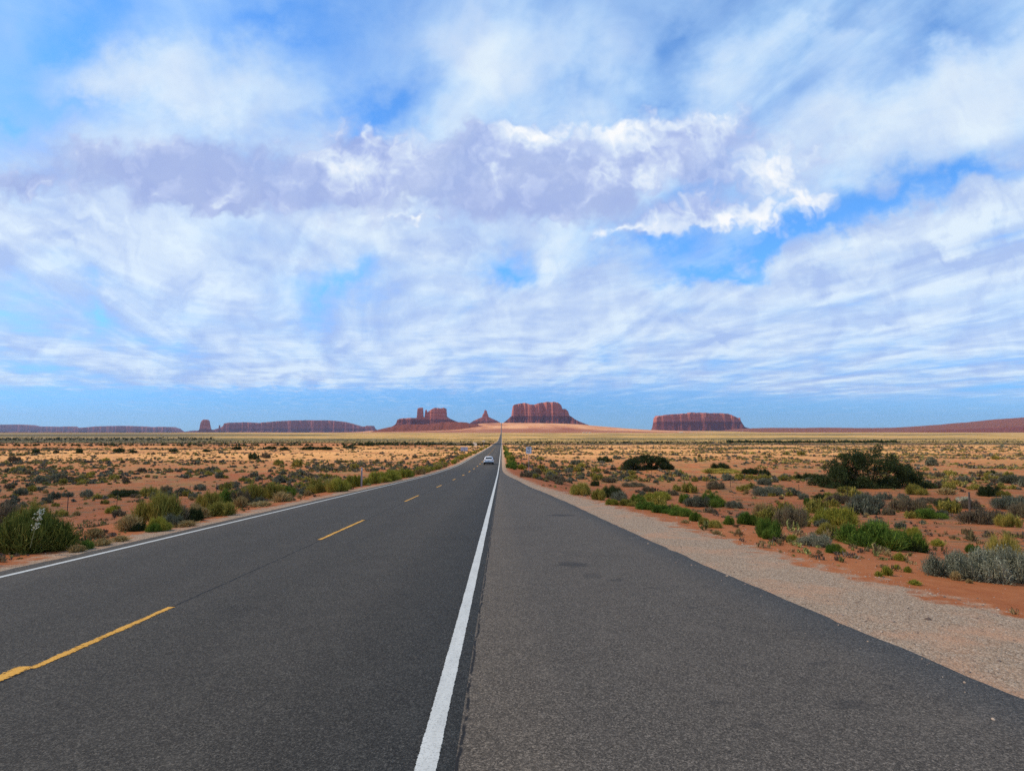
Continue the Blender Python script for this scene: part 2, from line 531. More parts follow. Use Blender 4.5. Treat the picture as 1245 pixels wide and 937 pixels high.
# ------------------------------------------------------------------ ground sheet
def ground_material():
    m, g, b = material('desert_ground')
    P = g.new('ShaderNodeNewGeometry').outputs['Position']
    x, y, z = g.sep(P)
    at_ = g.new('ShaderNodeAttribute', attribute_name='gravel').outputs['Fac']
    flat = g.comb(x, y, 0.0)
    n_big = g.noise(flat, 0.022, 5, 0.55)
    n_mid = g.noise(flat, 0.22, 5, 0.6, 0.4)
    n_fine = g.noise(flat, 3.2, 6, 0.65)
    n_grit = g.noise(flat, 34.0, 3, 0.7)
    # sand
    sand = g.ramp(n_mid, [(0.25, (.235, .064, .020)), (0.5, (.320, .096, .030)), (0.75, (.40, .140, .048))])
    sand = g.mix(g.step(n_big, 0.44, 0.62), sand, (.25, .060, .018))
    sand = g.mix(g.step(n_fine, 0.35, 0.75, 0.0, 0.55), sand, (.42, .155, .058))
    sand = g.mix(g.step(n_grit, 0.56, 0.74, 0.0, 0.45), sand, (.19, .075, .034))
    # pale flats further out, their sand brightened to read as sunlit, and red bare patches
    pale = g.math('MULTIPLY', g.step(g.math('ADD', y, g.math('MULTIPLY', n_big, 160.0)), 190.0, 320.0), g.step(y, 620.0, 480.0))
    sand = g.mix(g.math('MULTIPLY', pale, g.step(n_big, 0.66, 0.44, 0.30, 0.95)), sand, (.72, .345, .115))
    red = g.math('MULTIPLY', g.step(y, 350.0, 410.0), g.step(y, 640.0, 500.0))
    red = g.math('MULTIPLY', red, g.step(x, -20.0, -60.0))
    sand = g.mix(g.math('MULTIPLY', red, 0.75), sand, (.36, .095, .030))
    # litter and low dry herbs between the bushes
    lit = g.noise(flat, 0.55, 6, 0.7, 0.6)
    herb = g.step(lit, 0.47, 0.62)
    herbc = g.ramp(g.noise(flat, 7.0, 3, 0.6), [(0.3, (.075, .055, .030)), (0.55, (.14, .105, .050)), (0.75, (.24, .16, .075))])
    away = g.math('MAXIMUM', g.step(g.math('SUBTRACT', 0.0, at_), 4.0, 14.0), 0.0)
    sand = g.mix(g.math('MULTIPLY', g.math('MULTIPLY', herb, away), 0.72), sand, herbc)
    veg = g.noise(flat, 0.10, 6, 0.72, 0.5)
    vegm = g.math('MULTIPLY', g.step(veg, 0.44, 0.58), g.math('MULTIPLY', g.step(y, 45.0, 110.0), away))
    vegm = g.math('MULTIPLY', vegm, g.step(g.noise(flat, 0.9, 5, 0.75), 0.40, 0.58))
    vegc = g.ramp(g.noise(flat, 0.35, 4, 0.65), [(0.3, (.135, .105, .045)), (0.5, (.25, .185, .065)), (0.7, (.38, .27, .10))])
    vegm = g.math('MULTIPLY', vegm, g.math('SUBTRACT', 1.0, g.math('MULTIPLY', pale, 0.6)))
    sand = g.mix(g.math('MULTIPLY', vegm, 0.75), sand, vegc)
    # far grass cover in long bands
    band = g.noise(g.comb(g.math('MULTIPLY', x, 0.0042), g.math('MULTIPLY', y, 0.0034), 0.0), 1.0, 6, 0.74)
    fleck = g.noise(g.comb(g.math('MULTIPLY', x, 0.06), g.math('MULTIPLY', y, 0.03), 0.0), 1.0, 5, 0.7)
    cover = g.math('MULTIPLY', g.step(g.math('ADD', y, g.math('MULTIPLY', g.math('SUBTRACT', n_big, 0.5), 1400.0)), 520.0, 900.0), g.math('SUBTRACT', 1.0, g.math('MULTIPLY', g.step(y, 5450.0, 6000.0), g.step(g.math('ABSOLUTE', g.math('DIVIDE', x, g.math('MAXIMUM', y, 1.0))), 0.34, 0.24))))
    grass = g.ramp(band, [(0.34, (.13, .095, .030)), (0.43, (.29, .185, .050)), (0.52, (.52, .32, .090)), (0.59, (.64, .35, .120)), (0.66, (.62, .27, .10))])
    grass = g.mix(g.step(fleck, 0.47, 0.62, 0.0, 0.7), grass, (.16, .12, .04))
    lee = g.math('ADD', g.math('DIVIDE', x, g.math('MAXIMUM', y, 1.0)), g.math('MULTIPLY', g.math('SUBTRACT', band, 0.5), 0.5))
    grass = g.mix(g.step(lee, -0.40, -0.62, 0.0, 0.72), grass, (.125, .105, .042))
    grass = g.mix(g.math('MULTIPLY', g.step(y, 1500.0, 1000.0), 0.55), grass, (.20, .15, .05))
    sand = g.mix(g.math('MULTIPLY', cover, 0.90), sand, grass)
    # hill slopes
    hl = g.math('MULTIPLY', g.step(y, 5450.0, 6000.0), g.step(g.math('ABSOLUTE', g.math('DIVIDE', g.math('ADD', x, -300.0), g.math('MAXIMUM', y, 1.0))), 0.34, 0.24))
    hn = g.noise(g.comb(g.math('MULTIPLY', x, 0.0022), g.math('MULTIPLY', y, 0.0011), 0.0), 1.0, 6, 0.65)
    hcol = g.ramp(hn, [(0.30, (.26, .085, .036)), (0.45, (.50, .215, .09)), (0.65, (.64, .325, .145))])
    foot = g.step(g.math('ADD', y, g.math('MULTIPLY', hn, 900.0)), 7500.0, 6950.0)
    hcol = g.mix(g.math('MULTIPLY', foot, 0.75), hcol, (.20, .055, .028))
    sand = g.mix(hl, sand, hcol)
    # gravel shoulder
    gn = g.noise(flat, 1.6, 4, 0.6)
    gm = g.step(g.math('ADD', at_, g.lin(gn, 0.3, 0.7, -0.55, 0.55, False)), -0.25, 0.28)
    v1 = g.voronoi(flat, 75.0)
    v2 = g.voronoi(flat, 34.0)
    sel = g.sep(v1)[0]
    gcol = g.ramp(sel, [(0.0, (.10, .065, .040)), (0.35, (.28, .185, .115)), (0.7, (.40, .275, .175)), (1.0, (.60, .46, .33))])
    gcol2 = g.ramp(g.sep(v2)[1], [(0.0, (.17, .11, .068)), (0.5, (.33, .225, .145)), (1.0, (.47, .35, .24))])
    gcol = g.mix(0.4, gcol, gcol2)
    gcol = g.mix(g.step(g.noise(flat, 0.9, 5, 0.6), 0.45, 0.7, 0.0, 0.65), gcol, (.47, .245, .135))
    col = g.mix(gm, sand, gcol)
    g.put(b.inputs['Base Color'], col)
    b.inputs['Roughness'].default_value = 0.95
    b.inputs['Specular IOR Level'].default_value = 0.1
    # relief
    cells = g.voronoi(flat, 75.0, 'Distance')
    cells2 = g.voronoi(flat, 34.0, 'Distance')
    hgt = g.math('ADD', g.math('MULTIPLY', n_fine, 0.05), g.math('MULTIPLY', n_grit, 0.008))
    hgt = g.math('ADD', hgt, g.math('MULTIPLY', n_mid, 0.12))
    peb = g.math('ADD', g.math('MULTIPLY', cells, -0.009), g.math('MULTIPLY', cells2, -0.013))
    hgt = g.math('ADD', hgt, g.math('MULTIPLY', peb, gm))
    bp = g.new('ShaderNodeBump')
    bp.inputs['Strength'].default_value = 0.75
    bp.inputs['Distance'].default_value = 1.0
    g.put(bp.inputs['Height'], hgt)
    g.l.new(bp.outputs[0], b.inputs['Normal'])
    return m


tt = np.linspace(-2.6, 8.97, 560)
YS = 8.0 * np.sinh(tt)
xx = np.linspace(-8.85, 8.85, 470)
XS = 8.0 * np.sinh(xx)
GX, GY = np.meshgrid(XS, YS)
GZ = ground_z(GX, GY)
me = raw_mesh('ground', np.stack([GX, GY, GZ], -1).reshape(-1, 3), grid_faces(len(YS), len(XS)), True)
gd = np.minimum(GX - (left_gravel(GY)), gravel_edge(GY) - GX)
a_ = me.attributes.new('gravel', 'FLOAT', 'POINT')
a_.data.foreach_set('value', gd.astype(np.float32).ravel())
tag(link('ground', me, ground_material()), kind='structure')


# ------------------------------------------------------------------ road
def asphalt(name, dark, light, tint, seams):
    m, g, b = material(name)
    P = g.new('ShaderNodeNewGeometry').outputs['Position']
    x, y, z = g.sep(P)
    flat = g.comb(x, y, 0.0)
    v = g.sep(g.voronoi(flat, 150.0))[0]
    v2 = g.sep(g.voronoi(flat, 75.0))[1]
    agg = g.math('MULTIPLY_ADD', v2, 0.45, g.math('MULTIPLY', v, 0.55))
    c = g.ramp(agg, [(0.12, tuple(q * 0.42 for q in dark)), (0.45, dark), (0.66, light), (0.9, tuple(q * 2.1 for q in light))])
    big = g.noise(g.comb(g.math('MULTIPLY', x, 0.9), g.math('MULTIPLY', y, 0.10), 0.0), 0.9, 5, 0.6)
    blot = g.noise(flat, 0.5, 4, 0.6)
    c = g.mix(g.lin(big, 0.3, 0.7, 0.0, 0.35), c, g.mix(0.5, c, tint))
    c = g.mix(g.step(g.noise(flat, 2.3, 5, 0.65, 0.5), 0.50, 0.75, 0.0, 0.22), c, tuple(q * 1.7 for q in light))
    c = g.mix(g.step(blot, 0.52, 0.72, 0.0, 0.34), c, g.vmath('SCALE', c, scale=0.6))
    wob = g.math('MULTIPLY', g.math('SUBTRACT', g.noise(g.comb(0.0, y, 0.0), 1.3, 5, 0.7), 0.5), 0.10)
    for sx, w_, st in seams:
        dd = g.math('ABSOLUTE', g.math('ADD', g.math('SUBTRACT', x, sx), wob))
        br = g.step(g.noise(flat, 5.0, 3, 0.7), 0.36, 0.50)
        c = g.mix(g.math('MULTIPLY', g.step(dd, w_, w_ * 0.4, 0.0, st), br), c, (.009, .009, .010))
    return m, g, b, c, flat, x, y


def finish_asphalt(g, b, c, flat):
    g.put(b.inputs['Base Color'], c)
    b.inputs['Roughness'].default_value = 0.88
    b.inputs['Specular IOR Level'].default_value = 0.22
    bp = g.new('ShaderNodeBump')
    bp.inputs['Strength'].default_value = 0.6
    bp.inputs['Distance'].default_value = 1.0
    g.put(bp.inputs['Height'], g.math('ADD', g.math('MULTIPLY', g.voronoi(flat, 95.0, 'Distance'), -0.004), g.math('MULTIPLY', g.noise(flat, 1.2, 3, 0.5), 0.010)))
    g.l.new(bp.outputs[0], b.inputs['Normal'])


CENTRE_X, LEFT_X = -4.06, -7.66
m_road, g, b, c, flat, x, y = asphalt('road_asphalt', (.040, .0335, .0250), (.067, .0565, .0430), (.060, .047, .035), [(CENTRE_X + 0.05, 0.022, .9)])
# wheel tracks polished a little darker
for wx in (-1.35, -3.1, -5.0, -6.8):
    tr = g.step(g.math('ABSOLUTE', g.math('SUBTRACT', x, wx)), 0.55, 0.05, 0.0, 0.16)
    c = g.mix(tr, c, g.vmath('SCALE', c, scale=0.6))
finish_asphalt(g, b, c, flat)
m_apron, g, b, c, flat, x, y = asphalt('apron_asphalt', (.067, .0545, .0410), (.102, .083, .063), (.106, .080, .058), [(SEAM_X + 0.02, 0.016, .95)])
# oil stains on the pull-off
for px, py, rx, ry in ((695, 686, .26, .24), (683, 626, .40, .30), (750, 705, .14, .12), (795, 714, .07, .07), (845, 738, .05, .05), (997, 806, .10, .07), (870, 760, .05, .05), (720, 700, .10, .2), (873, 854, .07, .06), (1033, 856, .13, .09), (1083, 836, .08, .09), (922, 880, .08, .05)):
    s_, t_ = gno(px, py)
    yy = edge_from_pixels([(px, py)])[0][0]
    mp = g.new('ShaderNodeMapping', vector_type='TEXTURE')
    g.put(mp.inputs['Vector'], g.vmath('ADD', flat, g.comb(g.lin(g.noise(flat, 5.0, 4, 0.7), 0.2, 0.8, -.16, .16), g.lin(g.noise(flat, 4.0, 4, 0.7), 0.2, 0.8, -.14, .14), 0.0)))
    mp.inputs['Location'].default_value = (s_ * yy, yy, 0)
    mp.inputs['Scale'].default_value = (rx * 1.5, ry * 1.5, 1)
    gr = g.new('ShaderNodeTexGradient', gradient_type='SPHERICAL')
    g.put(gr.inputs['Vector'], mp.outputs[0])
    c = g.mix(g.step(gr.outputs['Fac'], 0.05, 0.60, 0.0, 0.60 if py < 700 else 0.34), c, (.022, .020, .019))
finish_asphalt(g, b, c, flat)

RY = YS[(YS > -70) & (YS < 9600)]
RZ = np.where(RY < 5200, road_near(np.minimum(RY, 5200)), ground_z(-4.0, RY) + 0.3)
RZ = np.maximum(RZ, ground_z(-4.0, RY) + 0.03)
lift = 0.0 + 0.35 * sstep(600, 4000, RY)          # the far carriageway rides on a low bank


def strip(name, xl, xr, mat, dz=0.0, cols=2, rows=None, thick=0.06):
    sel = np.ones(len(RY), bool) if rows is None else rows
    yy = RY[sel]; zz = (RZ + lift)[sel] + dz
    L = xl(yy) if callable(xl) else np.full(len(yy), xl)
    Rr = xr(yy) if callable(xr) else np.full(len(yy), xr)
    k = np.linspace(0, 1, cols)
    X = L[:, None] * (1 - k) + Rr[:, None] * k
    Z = np.repeat(zz[:, None], cols, 1)
    Y = np.repeat(yy[:, None], cols, 1)
    V = np.stack([X, Y, Z], -1)
    if thick:       # the slab has edges that go down into the shoulder
        lo = V[:, :1].copy(); lo[..., 2] -= thick + (RZ * 0 + lift)[sel][:, None]; lo[..., 0] -= 0.04
        hi = V[:, -1:].copy(); hi[..., 2] -= thick + lift[sel][:, None]; hi[..., 0] += 0.04
        V = np.concatenate([lo, V, hi], 1)
    return link(name, raw_mesh(name, V.reshape(-1, 3), grid_faces(V.shape[0], V.shape[1])), mat)


wig = lambda yy: 0.09 * (fbm(yy * 2.6, yy * 0, 3, 40) - 0.5) + 0.05 * (fbm(yy / 4.0, yy * 0, 2, 41) - 0.5) * (yy < 60)
tag(strip('road', lambda yy: LEFT_EDGE + wig(yy), SEAM_X, m_road, 0.0, 6), kind='structure')
tag(strip('pull_off', SEAM_X + 0.001, lambda yy: apron_edge(yy) + wig(yy), m_apron, 0.0, 6, RY < 4000), kind='structure')


# ------------------------------------------------------------------ painted lines
def paint(name, col, worn, edge_w):
    m, g, b = material(name)
    P = g.new('ShaderNodeNewGeometry').outputs['Position']
    x, y, z = g.sep(P)
    flat = g.comb(x, y, 0.0)
    uvx = g.new('ShaderNodeAttribute', attribute_name='across').outputs['Fac']      # 0 edge .. 1 edge
    ed = g.math('MINIMUM', uvx, g.math('SUBTRACT', 1.0, uvx))
    n = g.noise(flat, 26.0, 5, 0.75)
    n2 = g.noise(g.comb(g.math('MULTIPLY', x, 4.0), y, 0.0), 2.2, 5, 0.7)
    wear = g.math('ADD', g.math('MULTIPLY', n, 0.75), g.math('MULTIPLY', n2, 0.5))
    wear = g.math('SUBTRACT', wear, g.step(ed, edge_w, 0.0, 0.0, 0.34))
    keep = g.step(wear, worn - 0.05, worn + 0.05)
    keep = g.math('MAXIMUM', keep, g.step(y, 40.0, 80.0))
    v = g.sep(g.voronoi(flat, 95.0))[0]
    c = g.mix(g.lin(n2, 0.3, 0.75), tuple(q * 0.80 for q in col), col)
    c = g.mix(g.step(v, 0.30, 0.05, 0.0, 0.5), c, tuple(q * 0.45 for q in col))
    g.put(b.inputs['Base Color'], c)
    b.inputs['Roughness'].default_value = 0.75
    tr = g.new('ShaderNodeBsdfTransparent')
    mx = g.new('ShaderNodeMixShader')
    g.put(mx.inputs[0], keep)
    g.l.new(tr.outputs[0], mx.inputs[1])
    g.l.new(b.outputs[0], mx.inputs[2])
    g.l.new(mx.outputs[0], g.n['Material Output'].inputs['Surface'])
    return m


def line(name, xl, xr, mat, y0=-60, y1=9000, side=0.0):
    rows = (RY >= y0) & (RY <= y1)
    yy = RY[rows]
    if len(yy) < 2 or side or y1 - y0 < 60:
        yy = np.linspace(y0, y1, 14)
    zz = np.interp(yy, RY, RZ + lift) + 0.004 + 0.00012 * np.maximum(yy - 50, 0)
    L = np.broadcast_to(xl(yy) if callable(xl) else xl, yy.shape); Q = np.broadcast_to(xr(yy) if callable(xr) else xr, yy.shape)
    k = np.linspace(0, 1, 5)
    X = L[:, None] * (1 - k) + Q[:, None] * k
    V = np.stack([X, np.repeat(yy[:, None], 5, 1), np.repeat(zz[:, None], 5, 1)], -1)
    me = raw_mesh(name, V.reshape(-1, 3), grid_faces(len(yy), 5))
    a_ = me.attributes.new('across', 'FLOAT', 'POINT')
    a_.data.foreach_set('value', np.tile(k, len(yy)).astype(np.float32))
    return tag(link(name, me, mat), kind='structure')


m_white = paint('white_line_paint', (.62, .60, .53), 0.45, 0.13)
m_yellow = paint('yellow_line_paint', (.74, .36, .045), 0.50, 0.46)
wb = lambda a: (lambda yy: a + 0.005 * (fbm(yy / 1.6, yy * 0, 2, 60) - 0.5))
line('road_edge_line', wb(WHITE_X - 0.075), wb(WHITE_X + 0.065), m_white)
line('road_edge_line', wb(LEFT_X - 0.06), wb(LEFT_X + 0.06), m_white)


def road_y(px, py):
    return edge_from_pixels([(px, py)])[0][0]


dash = [(3.0, 5.35, -.03), (5.30, 7.45, .045)] + [(road_y(387, 656), road_y(441, 632), 0)] + [(road_y(488, 609.5), road_y(506, 602), 0)]
yd = dash[-1][0] + 12.2
while yd < 420:
    dash.append((yd, yd + 3.05, 0)); yd += 12.2
print('dash', [(round(a, 1), round(b, 1)) for a, b, c in dash[:6]])
for k, (a, b_, off) in enumerate(dash):
    hw_ = 0.115 if k == 0 else 0.088
    line('road_centre_dash', CENTRE_X - hw_ + off, CENTRE_X + hw_ + off, m_yellow, a, b_)

# ------------------------------------------------------------------ buttes, mesas and ridges
def rock_material(name, cliff, ledge, talus, top):
    m, g, b = material(name)
    G = g.new('ShaderNodeNewGeometry')
    P = G.outputs['Position']
    x, y, z = g.sep(P)
    nz = g.sep(G.outputs['True Normal'])[2]
    warp = g.noise(P, 0.004, 3, 0.5)
    strata = g.noise(g.comb(0.0, 0.0, g.math('ADD', z, g.math('MULTIPLY', warp, 60.0))), 0.045, 4, 0.7)
    vert = g.noise(g.comb(g.math('MULTIPLY', x, 1.0), g.math('MULTIPLY', y, 1.0), g.math('MULTIPLY', z, 0.10)), 0.034, 5, 0.75)
    c = g.mix(g.step(strata, 0.42, 0.56), tuple(q * 0.72 for q in cliff), ledge)
    c = g.mix(g.step(vert, 0.46, 0.66, 0.0, 0.30), c, tuple(q * 0.5 for q in cliff))
    n = g.noise(P, 0.03, 5, 0.7)
    t = g.mix(g.step(n, 0.35, 0.65), talus, tuple(q * 0.6 for q in talus))
    ta = g.new('ShaderNodeAttribute', attribute_name='talus').outputs['Fac']
    c = g.mix(g.step(g.math('ADD', ta, g.math('MULTIPLY', g.math('SUBTRACT', n, 0.5), 0.5)), 0.35, 0.65), c, t)
    c = g.mix(g.math('MULTIPLY', g.step(nz, 0.85, 0.96), g.step(ta, 0.5, 0.2)), c, top)
    g.put(b.inputs['Base Color'], c)
    b.inputs['Specular IOR Level'].default_value = 0.05
    bp = g.new('ShaderNodeBump')
    bp.inputs['Strength'].default_value = 1.0
    bp.inputs['Distance'].default_value = 1.0
    g.put(bp.inputs['Height'], g.math('ADD', g.math('MULTIPLY', vert, 30.0), g.math('MULTIPLY', strata, 26.0)))
    g.l.new(bp.outputs[0], b.inputs['Normal'])
    return m


def landform(name, d, trace, depth, mat, cliff=0.55, foot=0.42, step=8.0, seed=0, soft=False, rough=1.0, kind=None, thin=()):
    """a rock mass whose skyline follows a traced profile, standing at its true distance with its own depth"""
    pts = []
    for px, py in trace:
        s, t = gno(px, py)
        pts.append((s * d, EYE + t * d))
    X = np.array([p[0] for p in pts]); Zt = np.array([p[1] for p in pts])
    xs = np.arange(X[0], X[-1] + step, step)
    T = np.interp(xs, X, Zt)
    zb = min(T[0], T[-1], -32.0) - 12.0
    jag = rough * (fbm(xs / 38, xs * 0, 4, seed) - 0.5) * 0.09 * (T.max() - zb)
    if not soft:
        T = T + jag * np.clip((T - zb) / (T.max() - zb), 0, 1) * 0.45
    else:
        T = T + jag * 0.30
    H = T.max() - zb
    # rows across the depth: dense where the wall stands
    v = np.concatenate([np.linspace(-1, -.72, 8), np.linspace(-.70, -.44, 18), np.linspace(-.40, .40, 12), np.linspace(.44, .70, 18), np.linspace(.72, 1, 8)])
    XX, VV = np.meshgrid(xs, v)
    side = np.sign(VV)
    bay = 0.34 * (fbm(XX / 210, side * 7.3, 3, seed + 5) - 0.5) + 0.16 * (fbm(XX / 55, side * 3.1, 3, seed + 8) - 0.5) + 0.07 * (fbm(XX / 17, side * 5.7, 2, seed + 9) - 0.5)
    slim = np.ones(len(xs))
    for p0, p1, f_ in thin:      # slender towers: the plan narrows there
        a0, a1 = gno(p0, 500)[0] * d, gno(p1, 500)[0] * d
        slim *= 1 - (1 - f_) * sstep(a0 - 25, a0 + 5, xs) * (1 - sstep(a1 - 5, a1 + 25, xs))
    YY = d + VV * slim[None, :] * depth * (1 + 0.25 * (fbm(XX / 400, VV * 0, 2, seed + 6) - 0.5))
    a = np.abs(VV) + bay * rough
    TT = np.repeat(T[None, :], len(v), 0)
    if soft:
        prof = 1 - sstep(0.05, 1.0, np.abs(VV) + 0.5 * bay)
        gul = 1 - 0.12 * rough * np.abs(fbm(XX / 90, VV * 2.2 + side, 4, seed + 12) - 0.5) * 2 * (np.abs(VV) > .03)
        Z = zb + (TT - zb) * prof * gul
    else:
        hf = zb + foot * H
        tal = hf - (hf - zb) * (np.clip((a - 0.62) / 0.38, 0, 1)) ** 0.8
        u = np.clip((a - cliff) / 0.045, 0, 1)
        ledge = np.where(u < .5, u * .9, .45 + (u - .5) * 1.1)
        wall = TT * (1 - ledge) + hf * ledge
        Z = np.where(a < cliff, TT - 6 * (fbm(XX / 30, YY / 30, 2, seed) - .5), np.where(a < cliff + 0.045, wall, tal))
        Z = np.minimum(Z, TT)
        Z += (fbm(XX / 26, YY / 26, 3, seed + 2) - 0.5) * 0.05 * H * (a > cliff + .045) * (Z < TT - 2)
        Z = np.where(np.abs(VV) < 0.2, np.maximum(Z, TT - 1), Z)
    V = np.stack([XX, YY, Z], -1)
    me = raw_mesh(name, V.reshape(-1, 3), grid_faces(len(v), len(xs)), soft)
    a_ = me.attributes.new('talus', 'FLOAT', 'POINT')
    a_.data.foreach_set('value', (np.ones(XX.size) if soft else (1 - sstep(hf - .06 * H, hf + .08 * H, Z)).ravel()).astype(np.float32))
    o = link(name, me, mat)
    # the origin goes to the foot of the rock
    c0 = Vector((float(xs.mean()), d, float(zb)))
    me.transform(Matrix.Translation(-c0)); o.location = c0
    if kind:
        tag(o, kind=kind)
    return o


m_rock = rock_material('red_sandstone', (.40, .115, .078), (.52, .175, .115), (.22, .066, .048), (.25, .09, .06))
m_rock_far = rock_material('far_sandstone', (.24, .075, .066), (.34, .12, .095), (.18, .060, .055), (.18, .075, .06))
m_ridge = rock_material('dark_red_slope', (.16, .040, .022), (.25, .075, .038), (.24, .064, .031), (.20, .055, .028))
m_slope = rock_material('banded_slope', (.20, .062, .036), (.30, .11, .06), (.27, .095, .050), (.24, .085, .046))

landform('hill', 7600, [(440, 527.5), (452, 526), (460, 522.5), (470, 520), (480, 518), (486, 516), (498, 515.5), (514, 515.5), (526, 514.5), (540, 512.5), (556, 512.5), (566, 513.2), (580, 515.5), (592, 518), (604, 522), (616, 527)], 900, m_ridge, soft=True, step=9, seed=3, kind='structure')
landform('hill', 10500, [(880, 524.5), (900, 521.5), (920, 520.3), (944, 519.8), (975, 520.2), (1000, 519.6), (1040, 520.2), (1080, 520), (1110, 518.6), (1150, 515.8), (1185, 512.6), (1215, 509.6), (1245, 507.2), (1290, 505.5), (1360, 506), (1420, 512), (1480, 522)], 1500, m_slope, soft=True, step=16, seed=14, kind='structure')
landform('hill', 8800, [(1080, 526), (1120, 523.8), (1160, 521.8), (1200, 520.2), (1245, 518.2), (1300, 517), (1380, 520), (1440, 526)], 700, m_ridge, soft=True, step=14, seed=19, kind='structure')

b1 = landform('sandstone_butte', 11500, [(604, 520), (614, 512.5), (619, 508.5), (622, 505.5), (623.5, 493.6), (626, 492.4), (631, 491.6), (634, 490.4), (639, 491), (644, 492.6), (648, 492.8), (652, 491.6), (657, 490), (664, 489.4), (672, 489.6), (676, 490.6), (680, 493.2), (681.5, 497.5), (686, 498.2), (688.5, 500.5), (690, 505.5), (694, 509), (699, 512), (716, 519)], 620, m_rock, cliff=.60, seed=1, foot=.52)
tag(b1, 'large flat topped red sandstone butte standing directly behind the far end of the road', 'butte')
b2 = landform('sandstone_butte', 10800, [(474, 522), (482, 517), (484, 515), (485.2, 510.6), (488, 509.2), (493, 508.6), (507, 507.8), (507.8, 496.8), (509, 495.8), (514.2, 495.6), (514.9, 507), (516.4, 507), (517.2, 498.4), (518.6, 497.8), (519.2, 500.2), (520.6, 501.4), (521.6, 499.2), (524, 499), (527, 497.4), (530, 496), (534, 496.2), (537, 496.8), (540.6, 496), (541.8, 496.4), (542.4, 506), (546, 508.6), (551, 510.8), (566, 517), (575, 522)], 330, m_rock, cliff=.60, step=5, seed=2, foot=.50, rough=.6, thin=((504, 523, .16),))
tag(b2, 'castle shaped red butte with a tall square tower on its left, behind the dark hill', 'butte')
b3 = landform('sandstone_spire', 12500, [(566, 520), (572, 514), (577, 511), (583, 508.4), (586.4, 507), (587.2, 503.4), (588.3, 502.4), (589.0, 499.4), (590.0, 497.6), (591, 499.6), (591.6, 498.6), (592.3, 502), (593.4, 504.5), (594.2, 506.8), (598, 508.6), (604, 511.2), (612, 516), (620, 521)], 200, m_rock, cliff=.52, step=4, seed=4, foot=.48, rough=.35)
tag(b3, 'small pointed rock spire on a dark cone, left of the far end of the road', 'rock spire')
b4 = landform('sandstone_mesa', 12200, [(793, 527), (795.4, 519), (796.4, 508.4), (799, 505.6), (806, 504.8), (814, 503.6), (823, 503), (826.5, 503.6), (827, 502.8), (836, 503), (838, 501.4), (846, 501.8), (858, 502.2), (872, 502.2), (884, 503.2), (890, 506), (894, 508), (895.4, 509.4), (896.4, 507.6), (897.2, 511.5), (899, 515.4), (901.5, 519), (912, 522), (930, 526)], 230, m_rock, cliff=.58, seed=6, foot=.56)
tag(b4, 'long flat red mesa right of the road with a low sloping skirt', 'mesa')
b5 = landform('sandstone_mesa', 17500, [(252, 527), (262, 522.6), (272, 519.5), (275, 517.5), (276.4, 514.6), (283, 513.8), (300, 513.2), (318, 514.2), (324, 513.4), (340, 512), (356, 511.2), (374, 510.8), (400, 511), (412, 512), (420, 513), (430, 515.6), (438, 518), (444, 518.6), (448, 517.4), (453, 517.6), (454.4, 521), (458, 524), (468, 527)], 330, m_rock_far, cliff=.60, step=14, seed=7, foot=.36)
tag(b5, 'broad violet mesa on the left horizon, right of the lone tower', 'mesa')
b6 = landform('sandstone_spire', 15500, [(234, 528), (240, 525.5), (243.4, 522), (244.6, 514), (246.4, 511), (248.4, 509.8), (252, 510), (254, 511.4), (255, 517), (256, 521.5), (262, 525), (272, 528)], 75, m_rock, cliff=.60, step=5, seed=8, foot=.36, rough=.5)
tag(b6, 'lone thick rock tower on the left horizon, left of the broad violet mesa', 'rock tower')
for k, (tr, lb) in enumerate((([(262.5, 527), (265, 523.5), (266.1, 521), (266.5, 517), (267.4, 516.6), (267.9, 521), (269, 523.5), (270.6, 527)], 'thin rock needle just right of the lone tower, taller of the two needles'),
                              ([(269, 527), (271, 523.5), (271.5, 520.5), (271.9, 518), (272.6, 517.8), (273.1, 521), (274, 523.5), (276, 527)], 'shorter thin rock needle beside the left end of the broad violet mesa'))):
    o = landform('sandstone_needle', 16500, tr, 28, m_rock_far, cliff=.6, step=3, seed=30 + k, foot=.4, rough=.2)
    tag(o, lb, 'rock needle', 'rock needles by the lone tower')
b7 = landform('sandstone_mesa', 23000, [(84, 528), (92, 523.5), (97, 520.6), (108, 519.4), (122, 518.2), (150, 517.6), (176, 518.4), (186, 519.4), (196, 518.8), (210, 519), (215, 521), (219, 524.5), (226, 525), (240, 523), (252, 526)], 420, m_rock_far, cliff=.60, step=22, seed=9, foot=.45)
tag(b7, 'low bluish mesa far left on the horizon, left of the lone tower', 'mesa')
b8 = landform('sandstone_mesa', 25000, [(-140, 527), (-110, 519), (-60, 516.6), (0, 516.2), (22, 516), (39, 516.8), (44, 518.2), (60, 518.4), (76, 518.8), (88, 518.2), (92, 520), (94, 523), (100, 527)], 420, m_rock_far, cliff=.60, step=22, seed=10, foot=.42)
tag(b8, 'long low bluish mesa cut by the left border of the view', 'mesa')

# ------------------------------------------------------------------ air
m = bpy.data.materials.new('haze')
m.use_nodes = True
g = Nodes(m.node_tree)
g.n.remove(g.n['Principled BSDF'])
vol = g.new('ShaderNodeVolumePrincipled')
vol.inputs['Color'].default_value = (0.50, 0.62, 0.95, 1)
vol.inputs['Density'].default_value = 1.25e-5
vol.inputs['Anisotropy'].default_value = 0.2
g.l.new(vol.outputs[0], g.n['Material Output'].inputs['Volume'])
bm = bmesh.new()
bm_box(bm, (0, 15000, 380), (62000, 34500, 900))
hz = tag(bm_link('haze', bm, m), kind='stuff')
hz.display_type = 'WIRE'

